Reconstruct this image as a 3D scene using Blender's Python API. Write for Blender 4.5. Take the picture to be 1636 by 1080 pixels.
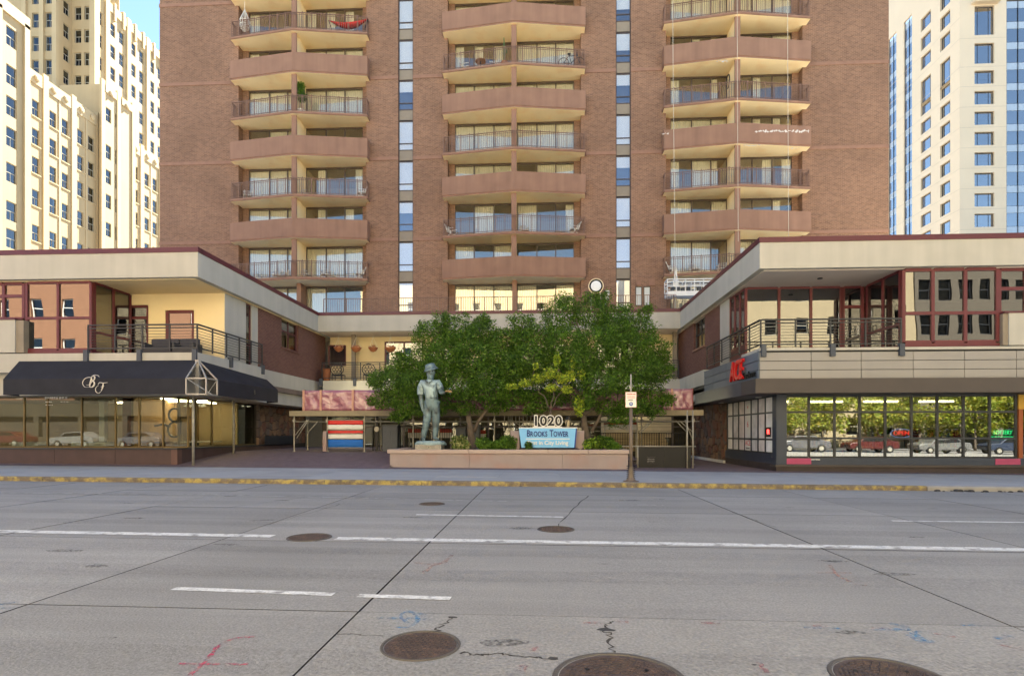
import bpy, math, random
import numpy as np
from mathutils import Vector, Matrix
random.seed(7); np.random.seed(7)
R = math.radians
S = bpy.context.scene
for o in list(bpy.data.objects): bpy.data.objects.remove(o)
COL = S.collection

# ---------------------------------------------------------------- camera, sky, sun, exposure
F, TH, HZ, CAMH = 900.0, R(2.9), 692.0, 1.6
cd = bpy.data.cameras.new('camera'); cam = bpy.data.objects.new('camera', cd); COL.objects.link(cam)
cd.sensor_width = 36; cd.lens = F / 1636 * 36; cd.shift_y = (HZ - 540) / 1636; cd.clip_end = 3000; cd.clip_start = .05
cam.location = (0, 0, CAMH); cam.rotation_euler = (R(90), 0, TH); S.camera = cam

SUN_AZ, SUN_EL = 15.0, 47.0            # azimuth from +Y towards +X
w = bpy.data.worlds.new('World'); S.world = w; w.use_nodes = True
nt = w.node_tree; nt.nodes.clear()
sky = nt.nodes.new('ShaderNodeTexSky'); sky.sky_type = 'NISHITA'; sky.sun_disc = False
sky.sun_elevation = R(SUN_EL); sky.sun_rotation = R(SUN_AZ); sky.air_density = 1.0; sky.dust_density = 0.3; sky.ozone_density = 1.5; sky.altitude = 2400
bg = nt.nodes.new('ShaderNodeBackground'); bg.inputs[1].default_value = 0.055
wo = nt.nodes.new('ShaderNodeOutputWorld')
nt.links.new(sky.outputs[0], bg.inputs[0]); nt.links.new(bg.outputs[0], wo.inputs[0])
sl = bpy.data.lights.new('sun', 'SUN'); sl.energy = 5.0; sl.angle = R(0.53); sl.color = (1, .93, .82)
so = bpy.data.objects.new('sun', sl); COL.objects.link(so)
sd = Vector((math.sin(R(SUN_AZ)) * math.cos(R(SUN_EL)), math.cos(R(SUN_AZ)) * math.cos(R(SUN_EL)), math.sin(R(SUN_EL))))
so.rotation_euler = sd.to_track_quat('Z', 'Y').to_euler(); so.location = (60, 80, 120)
S.view_settings.view_transform = 'Standard'; S.view_settings.look = 'None'; S.view_settings.gamma = 1
S.view_settings.exposure = 3.08
S.view_settings.use_white_balance = True; S.view_settings.white_balance_temperature = 6750; S.view_settings.white_balance_tint = 5
S.render.engine = 'CYCLES'
cy = S.cycles; cy.use_denoising = True; cy.max_bounces = 8; cy.diffuse_bounces = 4; cy.glossy_bounces = 4
cy.transparent_max_bounces = 16; cy.transmission_bounces = 4; cy.caustics_reflective = False; cy.caustics_refractive = False
cy.sample_clamp_indirect = 6

# ---------------------------------------------------------------- geometry of the place seen from the pavement opposite
def at(px, py, Y):
    """point on the plane at distance Y that the sight line (px, py) of the survey photograph meets"""
    u = (px - 818) / F; v = (HZ - py) / F
    t = Y / (math.cos(TH) + u * math.sin(TH))
    return Vector((t * (u * math.cos(TH) - math.sin(TH)), Y, CAMH + t * v))
def xat(px, Y): return at(px, 0, Y).x
def zat(px, py, Y): return at(px, py, Y).z
def yat(px, X):
    u = (px - 818) / F
    t = X / (u * math.cos(TH) - math.sin(TH))
    return t * (math.cos(TH) + u * math.sin(TH))
def gnd(X): return -.006 * X                 # the street falls gently to the right
def onroad(px, py):
    X = 0
    u = (px - 818) / F
    for _ in range(6):
        t = (CAMH - gnd(X)) * F / (py - HZ)
        X = t * (u * math.cos(TH) - math.sin(TH))
    return Vector((X, t * (math.cos(TH) + u * math.sin(TH)), gnd(X)))

# ---------------------------------------------------------------- mesh helpers
class MB:
    def __init__(s): s.v = []; s.f = []; s.m = []
    def add(s, vs, fs, m=0):
        b = len(s.v); s.v += [tuple(p) for p in vs]
        for q in fs: s.f.append(tuple(b + i for i in q)); s.m.append(m)
        return s
    def box(s, x0, x1, y0, y1, z0, z1, m=0):
        vs = [(x0,y0,z0),(x1,y0,z0),(x1,y1,z0),(x0,y1,z0),(x0,y0,z1),(x1,y0,z1),(x1,y1,z1),(x0,y1,z1)]
        return s.add(vs, [(0,3,2,1),(4,5,6,7),(0,1,5,4),(1,2,6,5),(2,3,7,6),(3,0,4,7)], m)
    def bar(s, a, b, w, h=None, m=0, up=(0,0,1)):
        a = Vector(a); b = Vector(b); h = h or w; d = (b - a).normalized(); up = Vector(up)
        if abs(d.dot(up)) > .98: up = Vector((0, 1, 0))
        x = d.cross(up).normalized() * w / 2; y = x.cross(d).normalized() * h / 2
        vs = [a-x-y, a+x-y, a+x+y, a-x+y, b-x-y, b+x-y, b+x+y, b-x+y]
        return s.add(vs, [(0,1,2,3)[::-1],(4,5,6,7),(0,1,5,4),(1,2,6,5),(2,3,7,6),(3,0,4,7)], m)
    def tube(s, pts, rad, n=8, m=0, cap=True):
        pts = [Vector(p) for p in pts]; k = len(pts)
        if not hasattr(rad, '__len__'): rad = [rad] * k
        rings = []; px = None
        for i in range(k):
            d = (pts[min(i+1, k-1)] - pts[max(i-1, 0)]).normalized()
            if px is None:
                px = d.cross(Vector((0,0,1)));
                if px.length < .05: px = Vector((1,0,0))
            px = (px - d * px.dot(d)).normalized(); py = d.cross(px)
            rings.append([pts[i] + (px * math.cos(2*math.pi*j/n) + py * math.sin(2*math.pi*j/n)) * rad[i] for j in range(n)])
        vs = [p for r in rings for p in r]; fs = []
        for i in range(k-1):
            for j in range(n): fs.append((i*n+j, i*n+(j+1)%n, (i+1)*n+(j+1)%n, (i+1)*n+j))
        if cap: fs += [tuple(range(n))[::-1], tuple((k-1)*n+j for j in range(n))]
        return s.add(vs, fs, m)
    def lathe(s, c, prof, n=20, m=0, axis='z'):
        """prof: list of (radius, height)"""
        vs = []; fs = []; k = len(prof)
        for r, h in prof:
            for j in range(n):
                a = 2*math.pi*j/n; p = (r*math.cos(a), r*math.sin(a), h)
                if axis == 'y': p = (p[0], -h, p[1])
                if axis == 'x': p = (h, p[0], p[1])
                vs.append((c[0]+p[0], c[1]+p[1], c[2]+p[2]))
        for i in range(k-1):
            for j in range(n): fs.append((i*n+j, i*n+(j+1)%n, (i+1)*n+(j+1)%n, (i+1)*n+j))
        fs += [tuple(range(n))[::-1], tuple((k-1)*n+j for j in range(n))]
        return s.add(vs, fs, m)
    def prism(s, poly, z0, z1, m=0, mt=None, mb=None):
        """plan polygon (counter-clockwise) between two heights"""
        n = len(poly); vs = [(x,y,z0) for x,y in poly] + [(x,y,z1) for x,y in poly]
        s.add(vs, [(i,(i+1)%n,n+(i+1)%n,n+i) for i in range(n)], m)
        s.add(vs, [tuple(range(n,2*n))], m if mt is None else mt)
        s.add(vs, [tuple(range(n))[::-1]], m if mb is None else mb)
        return s
    def ext(s, poly, o, ax, ay, n, d, m=0):
        """polygon in the plane (ax, ay) at o, pushed along n by d"""
        o=Vector(o); ax=Vector(ax); ay=Vector(ay); n=Vector(n); k=len(poly)
        a=[o+ax*p[0]+ay*p[1] for p in poly]; b=[p+n*d for p in a]
        return s.add(a+b, [tuple(range(k))[::-1], tuple(range(k,2*k))]+[(i,(i+1)%k,k+(i+1)%k,k+i) for i in range(k)], m)
    def wall(s, o, U, N, W, H, holes, depth, m=0, mr=None):
        """wall W x H at o along U (up is Z, outside is N) with real openings (u0,u1,v0,v1) and reveals"""
        o=Vector(o); U=Vector(U); N=Vector(N); Z=Vector((0,0,1)); mr = m if mr is None else mr
        us=sorted({0.0,W}|{round(h[0],4) for h in holes}|{round(h[1],4) for h in holes}); us=[u for u in us if 0<=u<=W]
        vs=sorted({0.0,H}|{round(h[2],4) for h in holes}|{round(h[3],4) for h in holes}); vs=[v for v in vs if 0<=v<=H]
        P=lambda u,v,d=0: o+U*u+Z*v-N*d
        for i in range(len(us)-1):
            for j in range(len(vs)-1):
                cu=(us[i]+us[i+1])/2; cv=(vs[j]+vs[j+1])/2
                if any(h[0]<cu<h[1] and h[2]<cv<h[3] for h in holes): continue
                s.add([P(us[i],vs[j]),P(us[i+1],vs[j]),P(us[i+1],vs[j+1]),P(us[i],vs[j+1])],[(0,1,2,3)],m)
        for a,b,c,d in holes:
            q=[(a,c),(b,c),(b,d),(a,d)]
            for i in range(4):
                p,r=q[i],q[(i+1)%4]
                s.add([P(*p),P(*r),P(*r,depth),P(*p,depth)],[(0,1,2,3)],mr)
        return s
    def mesh(s, name, mats):
        me = bpy.data.meshes.new(name); me.from_pydata(s.v, [], s.f); me.update()
        for q in (mats if isinstance(mats,(list,tuple)) else [mats]): me.materials.append(q)
        if any(s.m): me.polygons.foreach_set('material_index', s.m)
        return me
    def build(s, name, mats, parent=None, smooth=False, bevel=0):
        me = s.mesh(name, mats)
        if smooth: me.polygons.foreach_set('use_smooth', [True]*len(me.polygons))
        o = put(name, me, parent)
        if bevel:
            b=o.modifiers.new('bevel','BEVEL'); b.width=bevel; b.segments=2; b.limit_method='ANGLE'; b.angle_limit=R(40)
        return o
def put(name, me, parent=None, loc=None):
    o = bpy.data.objects.new(name, me); COL.objects.link(o)
    if parent is not None:
        o.parent = parent
        if parent.type == 'EMPTY' and 'world_parts' in parent: o.location = -Vector(parent.location)
    if loc is not None: o.location = Vector(loc) + (o.location if parent is not None and parent.type=='EMPTY' else Vector())
    return o
def tag(o, label, cat, group=None):
    o['label'] = label; o['category'] = cat
    if group: o['group'] = group
    return o
def thing(name, label, cat, loc=(0,0,0), group=None, local=False):
    o = bpy.data.objects.new(name, None); COL.objects.link(o); o.location = loc; o.empty_display_size = .2
    if not local: o['world_parts'] = 1        # parts are given in world coordinates
    return tag(o, label, cat, group)
def struct(name, mb, mats, **k):
    o = mb.build(name, mats, **k); o['kind'] = 'structure'; return o
def kids(o): return [c for c in bpy.data.objects if c.parent == o]
def copy_tree(o, parent=None, loc=None):
    ch = TREE.setdefault(o.name, kids(o))
    c = o.copy(); COL.objects.link(c)
    if parent is not None: c.parent = parent
    if loc is not None: c.location = loc
    for x in ch: copy_tree(x, c)
    return c
TREE = {}
def text_mesh(body, size, extrude, mat, name='lettering', space=1.0, off=0.0, shear=0):
    c = bpy.data.curves.new('lettering', 'FONT'); c.body = body; c.size = size; c.extrude = extrude; c.offset = off
    c.align_x = 'CENTER'; c.align_y = 'CENTER'; c.space_character = space; c.resolution_u = 3; c.shear = shear
    t = bpy.data.objects.new('lettering', c); COL.objects.link(t)
    bpy.context.view_layer.update()
    me = bpy.data.meshes.new_from_object(t.evaluated_get(bpy.context.evaluated_depsgraph_get()))
    bpy.data.objects.remove(t); me.name = name; me.materials.clear(); me.materials.append(mat)
    return me
FRONT = Matrix.Rotation(R(90), 4, 'X')                                  # text that faces the street (-Y)
SIDEW = Matrix.Rotation(R(-90), 4, 'Z') @ Matrix.Rotation(R(90), 4, 'X') # text that faces -X
def text(body, size, loc, mat, parent=None, extrude=.01, rot=FRONT, name='lettering', sx=1, **k):
    me = text_mesh(body, size, extrude, mat, name, **k)
    me.transform(Matrix.Translation(loc) @ rot @ Matrix.Diagonal((sx,1,1,1)))
    return put(name, me, parent)

# ---------------------------------------------------------------- materials
MATS = {}
def lin(c):
    f = lambda v: v/12.92 if v <= .04045 else ((v+.055)/1.055)**2.4
    return tuple(f(v/255) for v in c)
def M(name, col, rough=.8, var=.12, scale=2.5, bump=0, bscale=60, metal=0, spec=.35, streak=0, xstreak=0, objvar=0, fine=.06, fscale=90, emit=0, tint=None):
    if name in MATS: return MATS[name]
    m = bpy.data.materials.new(name); m.use_nodes = True; MATS[name] = m
    n = m.node_tree.nodes; L = m.node_tree.links; p = n['Principled BSDF']
    p.inputs['Roughness'].default_value = rough; p.inputs['Metallic'].default_value = metal
    p.inputs['Specular IOR Level'].default_value = spec
    tc = n.new('ShaderNodeTexCoord')
    def noise(sc, det=4, mp=None):
        t = n.new('ShaderNodeTexNoise'); t.inputs['Scale'].default_value = sc; t.inputs['Detail'].default_value = det
        if mp:
            q = n.new('ShaderNodeMapping'); q.inputs['Scale'].default_value = mp; L.new(tc.outputs['Object'], q.inputs[0]); L.new(q.outputs[0], t.inputs[0])
        else: L.new(tc.outputs['Object'], t.inputs[0])
        return t.outputs[0]
    def mathn(op, a, b):
        q = n.new('ShaderNodeMath'); q.operation = op
        for i, x in enumerate((a, b)):
            if isinstance(x, (int, float)): q.inputs[i].default_value = x
            else: L.new(x, q.inputs[i])
        return q.outputs[0]
    k = mathn('MULTIPLY_ADD', noise(scale), 2*var*1.6); k.node.inputs[2].default_value = 1 - var*1.6
    if fine:
        f = mathn('MULTIPLY_ADD', noise(fscale, 2), 2*fine*1.6); f.node.inputs[2].default_value = 1 - fine*1.6; k = mathn('MULTIPLY', k, f)
    if streak:
        f = mathn('MULTIPLY_ADD', noise(1.15, 6, (2.2, 2.2, .10)), 2*streak*1.5); f.node.inputs[2].default_value = 1 - streak*1.5; k = mathn('MULTIPLY', k, f)
    if xstreak:
        f = mathn('MULTIPLY_ADD', noise(1, 6, (.16, 3.2, 1)), 2*xstreak*1.5); f.node.inputs[2].default_value = 1 - xstreak*1.5; k = mathn('MULTIPLY', k, f)
    if objvar:
        oi = n.new('ShaderNodeObjectInfo'); f = mathn('MULTIPLY_ADD', oi.outputs['Random'], 2*objvar); f.node.inputs[2].default_value = 1 - objvar; k = mathn('MULTIPLY', k, f)
    vm = n.new('ShaderNodeVectorMath'); vm.operation = 'SCALE'; vm.inputs[0].default_value = col
    if tint:
        mx = n.new('ShaderNodeMix'); mx.data_type = 'RGBA'; mx.inputs[6].default_value = (*col, 1); mx.inputs[7].default_value = (*tint[0], 1)
        r = n.new('ShaderNodeValToRGB'); r.color_ramp.elements[0].position = tint[2]; r.color_ramp.elements[1].position = tint[3]
        L.new(noise(tint[1], 6), r.inputs[0]); L.new(r.outputs[0], mx.inputs[0]); L.new(mx.outputs[2], vm.inputs[0])
    L.new(k, vm.inputs['Scale']); L.new(vm.outputs[0], p.inputs['Base Color'])
    if bump:
        b = n.new('ShaderNodeBump'); b.inputs['Strength'].default_value = bump; b.inputs['Distance'].default_value = .02
        L.new(noise(bscale, 4), b.inputs['Height']); L.new(b.outputs[0], p.inputs['Normal'])
    if emit:
        p.inputs['Emission Color'].default_value = (*col, 1); p.inputs['Emission Strength'].default_value = emit
    return m
def GL(name, tint, refl, rough=.0, wave=.0, wscale=.8, gc=(.95,.97,1)):
    if name in MATS: return MATS[name]
    m = bpy.data.materials.new(name); m.use_nodes = True; MATS[name] = m
    n = m.node_tree.nodes; L = m.node_tree.links; n.remove(n['Principled BSDF'])
    tr = n.new('ShaderNodeBsdfTransparent'); tr.inputs[0].default_value = (*tint, 1)
    gl = n.new('ShaderNodeBsdfGlossy'); gl.inputs['Roughness'].default_value = rough; gl.inputs['Color'].default_value = (*gc,1)
    fr = n.new('ShaderNodeLayerWeight'); fr.inputs[0].default_value = .5
    pw = n.new('ShaderNodeMath'); pw.operation = 'POWER'; pw.inputs[1].default_value = 5; L.new(fr.outputs['Facing'], pw.inputs[0])
    sk = n.new('ShaderNodeMath'); sk.operation = 'MULTIPLY_ADD'; sk.inputs[1].default_value = .96; sk.inputs[2].default_value = .04; L.new(pw.outputs[0], sk.inputs[0])
    ma = n.new('ShaderNodeMath'); ma.operation = 'MULTIPLY_ADD'; ma.inputs[1].default_value = 1-refl; ma.inputs[2].default_value = refl; ma.use_clamp = True
    L.new(sk.outputs[0], ma.inputs[0])
    mx = n.new('ShaderNodeMixShader'); L.new(ma.outputs[0], mx.inputs[0]); L.new(tr.outputs[0], mx.inputs[1]); L.new(gl.outputs[0], mx.inputs[2])
    L.new(mx.outputs[0], n['Material Output'].inputs[0])
    if wave:
        tc = n.new('ShaderNodeTexCoord'); oi = n.new('ShaderNodeObjectInfo'); va = n.new('ShaderNodeVectorMath'); va.operation = 'ADD'
        t = n.new('ShaderNodeTexNoise'); t.inputs['Scale'].default_value = wscale; t.inputs['Detail'].default_value = 1
        b = n.new('ShaderNodeBump'); b.inputs['Strength'].default_value = 1; b.inputs['Distance'].default_value = wave
        L.new(tc.outputs['Object'], va.inputs[0]); L.new(oi.outputs['Location'], va.inputs[1]); L.new(va.outputs[0], t.inputs[0])
        L.new(t.outputs[0], b.inputs['Height']); L.new(b.outputs[0], gl.inputs['Normal']); L.new(b.outputs[0], fr.inputs['Normal'])
    return m
def BRICK(name, c1, c2, mort, bw=.3, bh=.1, ms=.014, big=.12, offs=.5):
    m = bpy.data.materials.new(name); m.use_nodes = True; MATS[name] = m
    n = m.node_tree.nodes; L = m.node_tree.links; p = n['Principled BSDF']; p.inputs['Roughness'].default_value = .85; p.inputs['Specular IOR Level'].default_value = .2
    tc = n.new('ShaderNodeTexCoord'); sp = n.new('ShaderNodeSeparateXYZ'); ad = n.new('ShaderNodeMath'); cb = n.new('ShaderNodeCombineXYZ')
    L.new(tc.outputs['Object'], sp.inputs[0]); L.new(sp.outputs[0], ad.inputs[0]); L.new(sp.outputs[1], ad.inputs[1]); L.new(ad.outputs[0], cb.inputs[0]); L.new(sp.outputs[2], cb.inputs[1])
    b = n.new('ShaderNodeTexBrick'); b.inputs['Scale'].default_value = 1; b.inputs['Brick Width'].default_value = bw; b.inputs['Row Height'].default_value = bh
    b.inputs['Mortar Size'].default_value = ms; b.inputs['Mortar Smooth'].default_value = .3; b.inputs['Bias'].default_value = 0; b.offset = offs
    b.inputs['Color1'].default_value = (*c1,1); b.inputs['Color2'].default_value = (*c2,1); b.inputs['Mortar'].default_value = (*mort,1)
    L.new(cb.outputs[0], b.inputs['Vector'])
    t = n.new('ShaderNodeTexNoise'); t.inputs['Scale'].default_value = .35; t.inputs['Detail'].default_value = 6; L.new(tc.outputs['Object'], t.inputs[0])
    t2 = n.new('ShaderNodeTexNoise'); t2.inputs['Scale'].default_value = 9; t2.inputs['Detail'].default_value = 4; L.new(tc.outputs['Object'], t2.inputs[0])
    a = n.new('ShaderNodeMath'); a.operation = 'MULTIPLY_ADD'; a.inputs[1].default_value = big*3; a.inputs[2].default_value = 1-big*1.5; L.new(t.outputs[0], a.inputs[0])
    a2 = n.new('ShaderNodeMath'); a2.operation = 'MULTIPLY_ADD'; a2.inputs[1].default_value = .5; a2.inputs[2].default_value = .75; L.new(t2.outputs[0], a2.inputs[0])
    a3 = n.new('ShaderNodeMath'); a3.operation = 'MULTIPLY'; L.new(a.outputs[0], a3.inputs[0]); L.new(a2.outputs[0], a3.inputs[1])
    v = n.new('ShaderNodeVectorMath'); v.operation = 'SCALE'; L.new(b.outputs[0], v.inputs[0]); L.new(a3.outputs[0], v.inputs['Scale']); L.new(v.outputs[0], p.inputs['Base Color'])
    bp = n.new('ShaderNodeBump'); bp.inputs['Strength'].default_value = .5; bp.inputs['Distance'].default_value = .01; bp.invert = True; L.new(b.outputs['Fac'], bp.inputs['Height']); L.new(bp.outputs[0], p.inputs['Normal'])
    return m
def LEAF(name, col, trans=.35):
    m = bpy.data.materials.new(name); m.use_nodes = True; MATS[name] = m
    n = m.node_tree.nodes; L = m.node_tree.links; p = n['Principled BSDF']; p.inputs['Roughness'].default_value = .5; p.inputs['Specular IOR Level'].default_value = .25
    p.inputs['Base Color'].default_value = (*col,1)
    tr = n.new('ShaderNodeBsdfTranslucent'); tr.inputs[0].default_value = (col[0]*1.3, col[1]*1.4, col[2]*.7, 1)
    tc = n.new('ShaderNodeTexCoord'); t = n.new('ShaderNodeTexNoise'); t.inputs['Scale'].default_value = 1.4; t.inputs['Detail'].default_value = 6; L.new(tc.outputs['Object'], t.inputs[0])
    a = n.new('ShaderNodeMath'); a.operation = 'MULTIPLY_ADD'; a.inputs[1].default_value = 1.3; a.inputs[2].default_value = .35; L.new(t.outputs[0], a.inputs[0])
    v = n.new('ShaderNodeVectorMath'); v.operation = 'SCALE'; v.inputs[0].default_value = col; L.new(a.outputs[0], v.inputs['Scale']); L.new(v.outputs[0], p.inputs['Base Color'])
    mx = n.new('ShaderNodeMixShader'); mx.inputs[0].default_value = trans
    L.new(p.outputs[0], mx.inputs[1]); L.new(tr.outputs[0], mx.inputs[2]); L.new(mx.outputs[0], n['Material Output'].inputs[0])
    return m
brick_tower = BRICK('tower_brick', (.255,.137,.083), (.160,.083,.052), (.32,.215,.155), .24, .08, .011, .2)
brick_wing = BRICK('wing_brick', (.17,.075,.055), (.12,.05,.04), (.20,.13,.11), .22, .075, .010)
m_band = M('band_concrete', (.27,.15,.102), .85, .15)
m_parapet = M('brown_stucco', (.262,.148,.100), .85, .12, 1.2, .15, 80, streak=.17)
m_soffit = M('cream_soffit', (.95,.76,.46), .85, .06, .9, tint=((.90,.64,.33), 1.1, .5, .75))
m_cream = M('cream_stucco', (.44,.42,.37), .85, .08, 1.0, .12, 120, streak=.10)
m_yellow = M('yellow_stucco', (.80,.66,.40), .85, .05, 1.0, .1, 120)
m_maroon = M('maroon_metal', (.095,.018,.026), .45, .12, 2, spec=.5)
m_maroonl = M('maroon_frame', (.115,.019,.024), .45, .12, 2, spec=.5)
m_dkmetal = M('dark_metal', (.025,.027,.032), .45, .15, 6, spec=.5)
m_navym = M('navy_metal', (.045,.055,.075), .5, .15, 4, spec=.5)
m_iron = M('brown_iron', (.20,.115,.08), .55, .2, 8, spec=.4)
m_bronzef = M('bronze_window_frame', (.07,.048,.036), .4, .15, 3, spec=.5)
m_spandrel = M('spandrel_panel', (.25,.21,.16), .7, .1)
m_steel = M('galvanised_steel', (.36,.34,.29), .5, .25, 6, metal=.3)
m_white = M('white_paint', (.75,.74,.70), .6, .08)
m_black = M('black_paint', (.008,.008,.009), .5, .2)
m_conc = M('pale_concrete', (.62,.61,.58), .85, .12, 3, .2, 90)
m_glass_t = GL('tower_glass', (.92,.93,.90), .11, 0, .006, .3, (1,.93,.84))
m_glass_s = GL('strip_glass', (.94,.95,.95), .12)
m_glass_u = GL('upper_window_glass', (.30,.30,.28), .17, 0, .005, .55)
m_glass_l = GL('shop_glass', (.70,.72,.66), .03, 0, .003, .5)
m_glass_f = GL('dark_sash_glass', (.30,.31,.28), .07, 0, .01, .6)
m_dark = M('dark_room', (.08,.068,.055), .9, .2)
m_room = M('pale_room', (.40,.36,.29), .9, .1)
m_curtain = M('cream_curtain', (.86,.82,.70), .8, .05, 1, 0)
# ================================================================ STREET
m_road = M('road_concrete', (.285,.276,.262), .82, .10, .7, .45, 55, objvar=.09, fine=.30, fscale=50, xstreak=.13, tint=((.215,.207,.195), .35, .5, .8))
m_roadp = M('worn_road_concrete', (.295,.285,.268), .85, .12, 1.2, .7, 38, objvar=.04, fine=.30, fscale=42, xstreak=.06)
m_joint = M('joint_filler', (.025,.024,.023), .9)
m_walk = M('sidewalk_concrete', (.34,.342,.345), .85, .10, 1.2, .2, 80, objvar=.05, fine=.12)
m_paver = M('plum_paver', (.155,.115,.125), .85, .2, 3, .3, 30, fine=.25, fscale=25)
m_line = M('road_line_paint', (.66,.66,.64), .7, .15, 5, .1, 60, fine=.3, fscale=40, tint=((.28,.27,.26), 6, .52, .68))
m_oldline = M('faded_line_paint', (.36,.355,.34), .8, .15, 5, fine=.3, fscale=40, tint=((.22,.21,.2), 5, .45, .6))
m_kerby = M('yellow_kerb_paint', (.36,.285,.095), .8, .25, 3, .5, 30, fine=.3, fscale=30, tint=((.16,.13,.095), 4.5, .37, .54))
m_kerbg = M('grey_kerb', (.30,.29,.27), .85, .2, 3, .3, 40)
m_asph = M('broken_asphalt', (.045,.045,.047), .9, .4, 6, .8, 20)
m_far = M('far_ground', (.20,.19,.18), .9, .2, .05)

def sheet(x0, x1, y0, y1, dz, mb=None, zf=None, nx=1):
    mb = mb or MB(); zf = zf or (lambda x, y: gnd(x) + dz)
    for i in range(nx):
        a = x0 + (x1-x0)*i/nx; b = x0 + (x1-x0)*(i+1)/nx
        mb.add([(a,y0,zf(a,y0)),(b,y0,zf(b,y0)),(b,y1,zf(b,y1)),(a,y1,zf(a,y1))], [(0,1,2,3)])
    return mb
g = MB(); q = 2500
g.add([(-q,-q,-1.6),(q,-q,-1.6),(q,q,-1.6),(-q,q,-1.6)], [(0,1,2,3)])
struct('ground', g, m_far)

XJ = [-23.2,-20.2,-17.2,-14.2,-11.2,-8.2,-4.71,-1.62,3.97,6.93,9.95,12.95,15.95,18.95]
YJ = [-1.8, 1.5, 4.95, 8.1, 11.55, 14.7, 16.55]
rb = MB(); sheet(XJ[0], XJ[-1], YJ[0], YJ[-1], -.03, rb)
for (a,b,c,d) in ((-140,140,-7.0,YJ[0]), (-140,XJ[0],YJ[0],16.9), (XJ[-1],140,YJ[0],16.9), (XJ[0],XJ[-1],YJ[-1],16.9)):
    sheet(a,b,c,d,-.001,rb)
road = struct('road', rb, m_road)
road.data.materials.append(m_joint); road.data.polygons[0].material_index = 1
gp = .0065
for j in range(len(YJ)-1):
    for i in range(len(XJ)-1):
        x0,x1,y0,y1 = XJ[i]+gp, XJ[i+1]-gp, YJ[j]+gp*.9, YJ[j+1]-gp*.9
        dz = random.uniform(-.002,.002); b=.003
        P = lambda x,y,z: (x,y,gnd(x)+z+dz)
        mb = MB()
        mb.add([P(x0+b,y0+b,0),P(x1-b,y0+b,0),P(x1-b,y1-b,0),P(x0+b,y1-b,0),P(x0,y0,-.006),P(x1,y0,-.006),P(x1,y1,-.006),P(x0,y1,-.006),P(x0,y0,-.03),P(x1,y0,-.03),P(x1,y1,-.03),P(x0,y1,-.03)],
               [(0,1,2,3)]+[(4+k,4+(k+1)%4,(k+1)%4,k) for k in range(4)]+[(8+k,8+(k+1)%4,4+(k+1)%4,4+k) for k in range(4)])
        near = j <= 1 and XJ[i] > -2
        mb.m = [0] + [1]*(len(mb.f)-1); mb.build('concrete_slab', [m_roadp if near else m_road, m_joint], road)

def ribbon(pts, wd, dz, mb=None, jit=0):
    """flat painted or cracked strip along ground points; wd one value or one per point"""
    mb = mb or MB(); n=len(pts); W = wd if hasattr(wd,'__len__') else [wd]*n; vs=[]
    for i,p in enumerate(pts):
        d=(Vector(pts[min(i+1,n-1)])-Vector(pts[max(i-1,0)])); d.z=0; d.normalize(); s=Vector((-d.y,d.x,0))*W[i]/2
        a=Vector(p)+s*(1+random.uniform(-jit,jit)); b=Vector(p)-s*(1+random.uniform(-jit,jit))
        for c in (a,b): vs.append((c.x,c.y,gnd(c.x)+dz))
    return mb.add(vs,[(2*i,2*i+1,2*i+3,2*i+2) for i in range(n-1)])
def fine_line(a,b,n): return [Vector(a).lerp(Vector(b),i/n) for i in range(n+1)]
for (p0,p1,wd,mt) in (((-30,848),(436,856.5),.22,m_line),((537,860),(1700,879),.22,m_line),((278,940),(533,949.5),.11,m_line),((572,951.5),(720,956),.11,m_line),
                   ((665,822),(900,826),.11,m_line),((1425,832),(1640,834.5),.10,m_line),((-20,787),(330,790),.12,m_oldline),((340,790),(820,801),.12,m_oldline),((1000,806),(1060,807),.12,m_oldline)):
    a=onroad(*p0); b=onroad(*p1); n=max(6,int((b-a).length/.18))
    ribbon(fine_line(a,b,n),wd,.0045,jit=.06).build('lane_line',mt,road)
m_crack = M('crack', (.055,.05,.045), .95)
def jag(pp, wd, n=9, amp=.035):
    out=[]
    for k in range(len(pp)-1):
        a=onroad(*pp[k]); b=onroad(*pp[k+1])
        for i in range(n): 
            p=a.lerp(b,i/n); p.x+=random.uniform(-amp,amp); p.y+=random.uniform(-amp,amp)*.6; out.append(p)
    out.append(onroad(*pp[-1])); return out, [wd*.75*random.uniform(.4,1.5) for _ in out]
for pp,wd in (([(722,986),(700,1004),(697,1012)],.02),([(538,1012),(612,1016)],.014),([(735,1042),(755,1046),(800,1045),(845,1050),(892,1053)],.022),([(976,991),(966,1003),(972,1015),(981,1042)],.024),
              ([(893,836),(893,848)],.03),([(893,834),(940,792)],.03),([(1170,818),(1240,842)],.02),([(545,805),(430,838)],.02),([(355,812),(520,790)],.018)):
    p,W=jag(pp,wd); ribbon(p,W,.0035).build('crack',m_crack,road)
for px,py,r in ((722,986,.05),(968,1006,.075),(884,1052,.05),(1205,1062,.02)):
    c=onroad(px,py); mb=MB(); ring=[(c.x+r*random.uniform(.6,1.2)*math.cos(a),c.y+.6*r*random.uniform(.6,1.2)*math.sin(a)) for a in [k*.7 for k in range(9)]]
    mb.add([(x,y,gnd(x)+.004) for x,y in ring],[tuple(range(9))]); mb.build('pothole_patch',m_asph,road)
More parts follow.
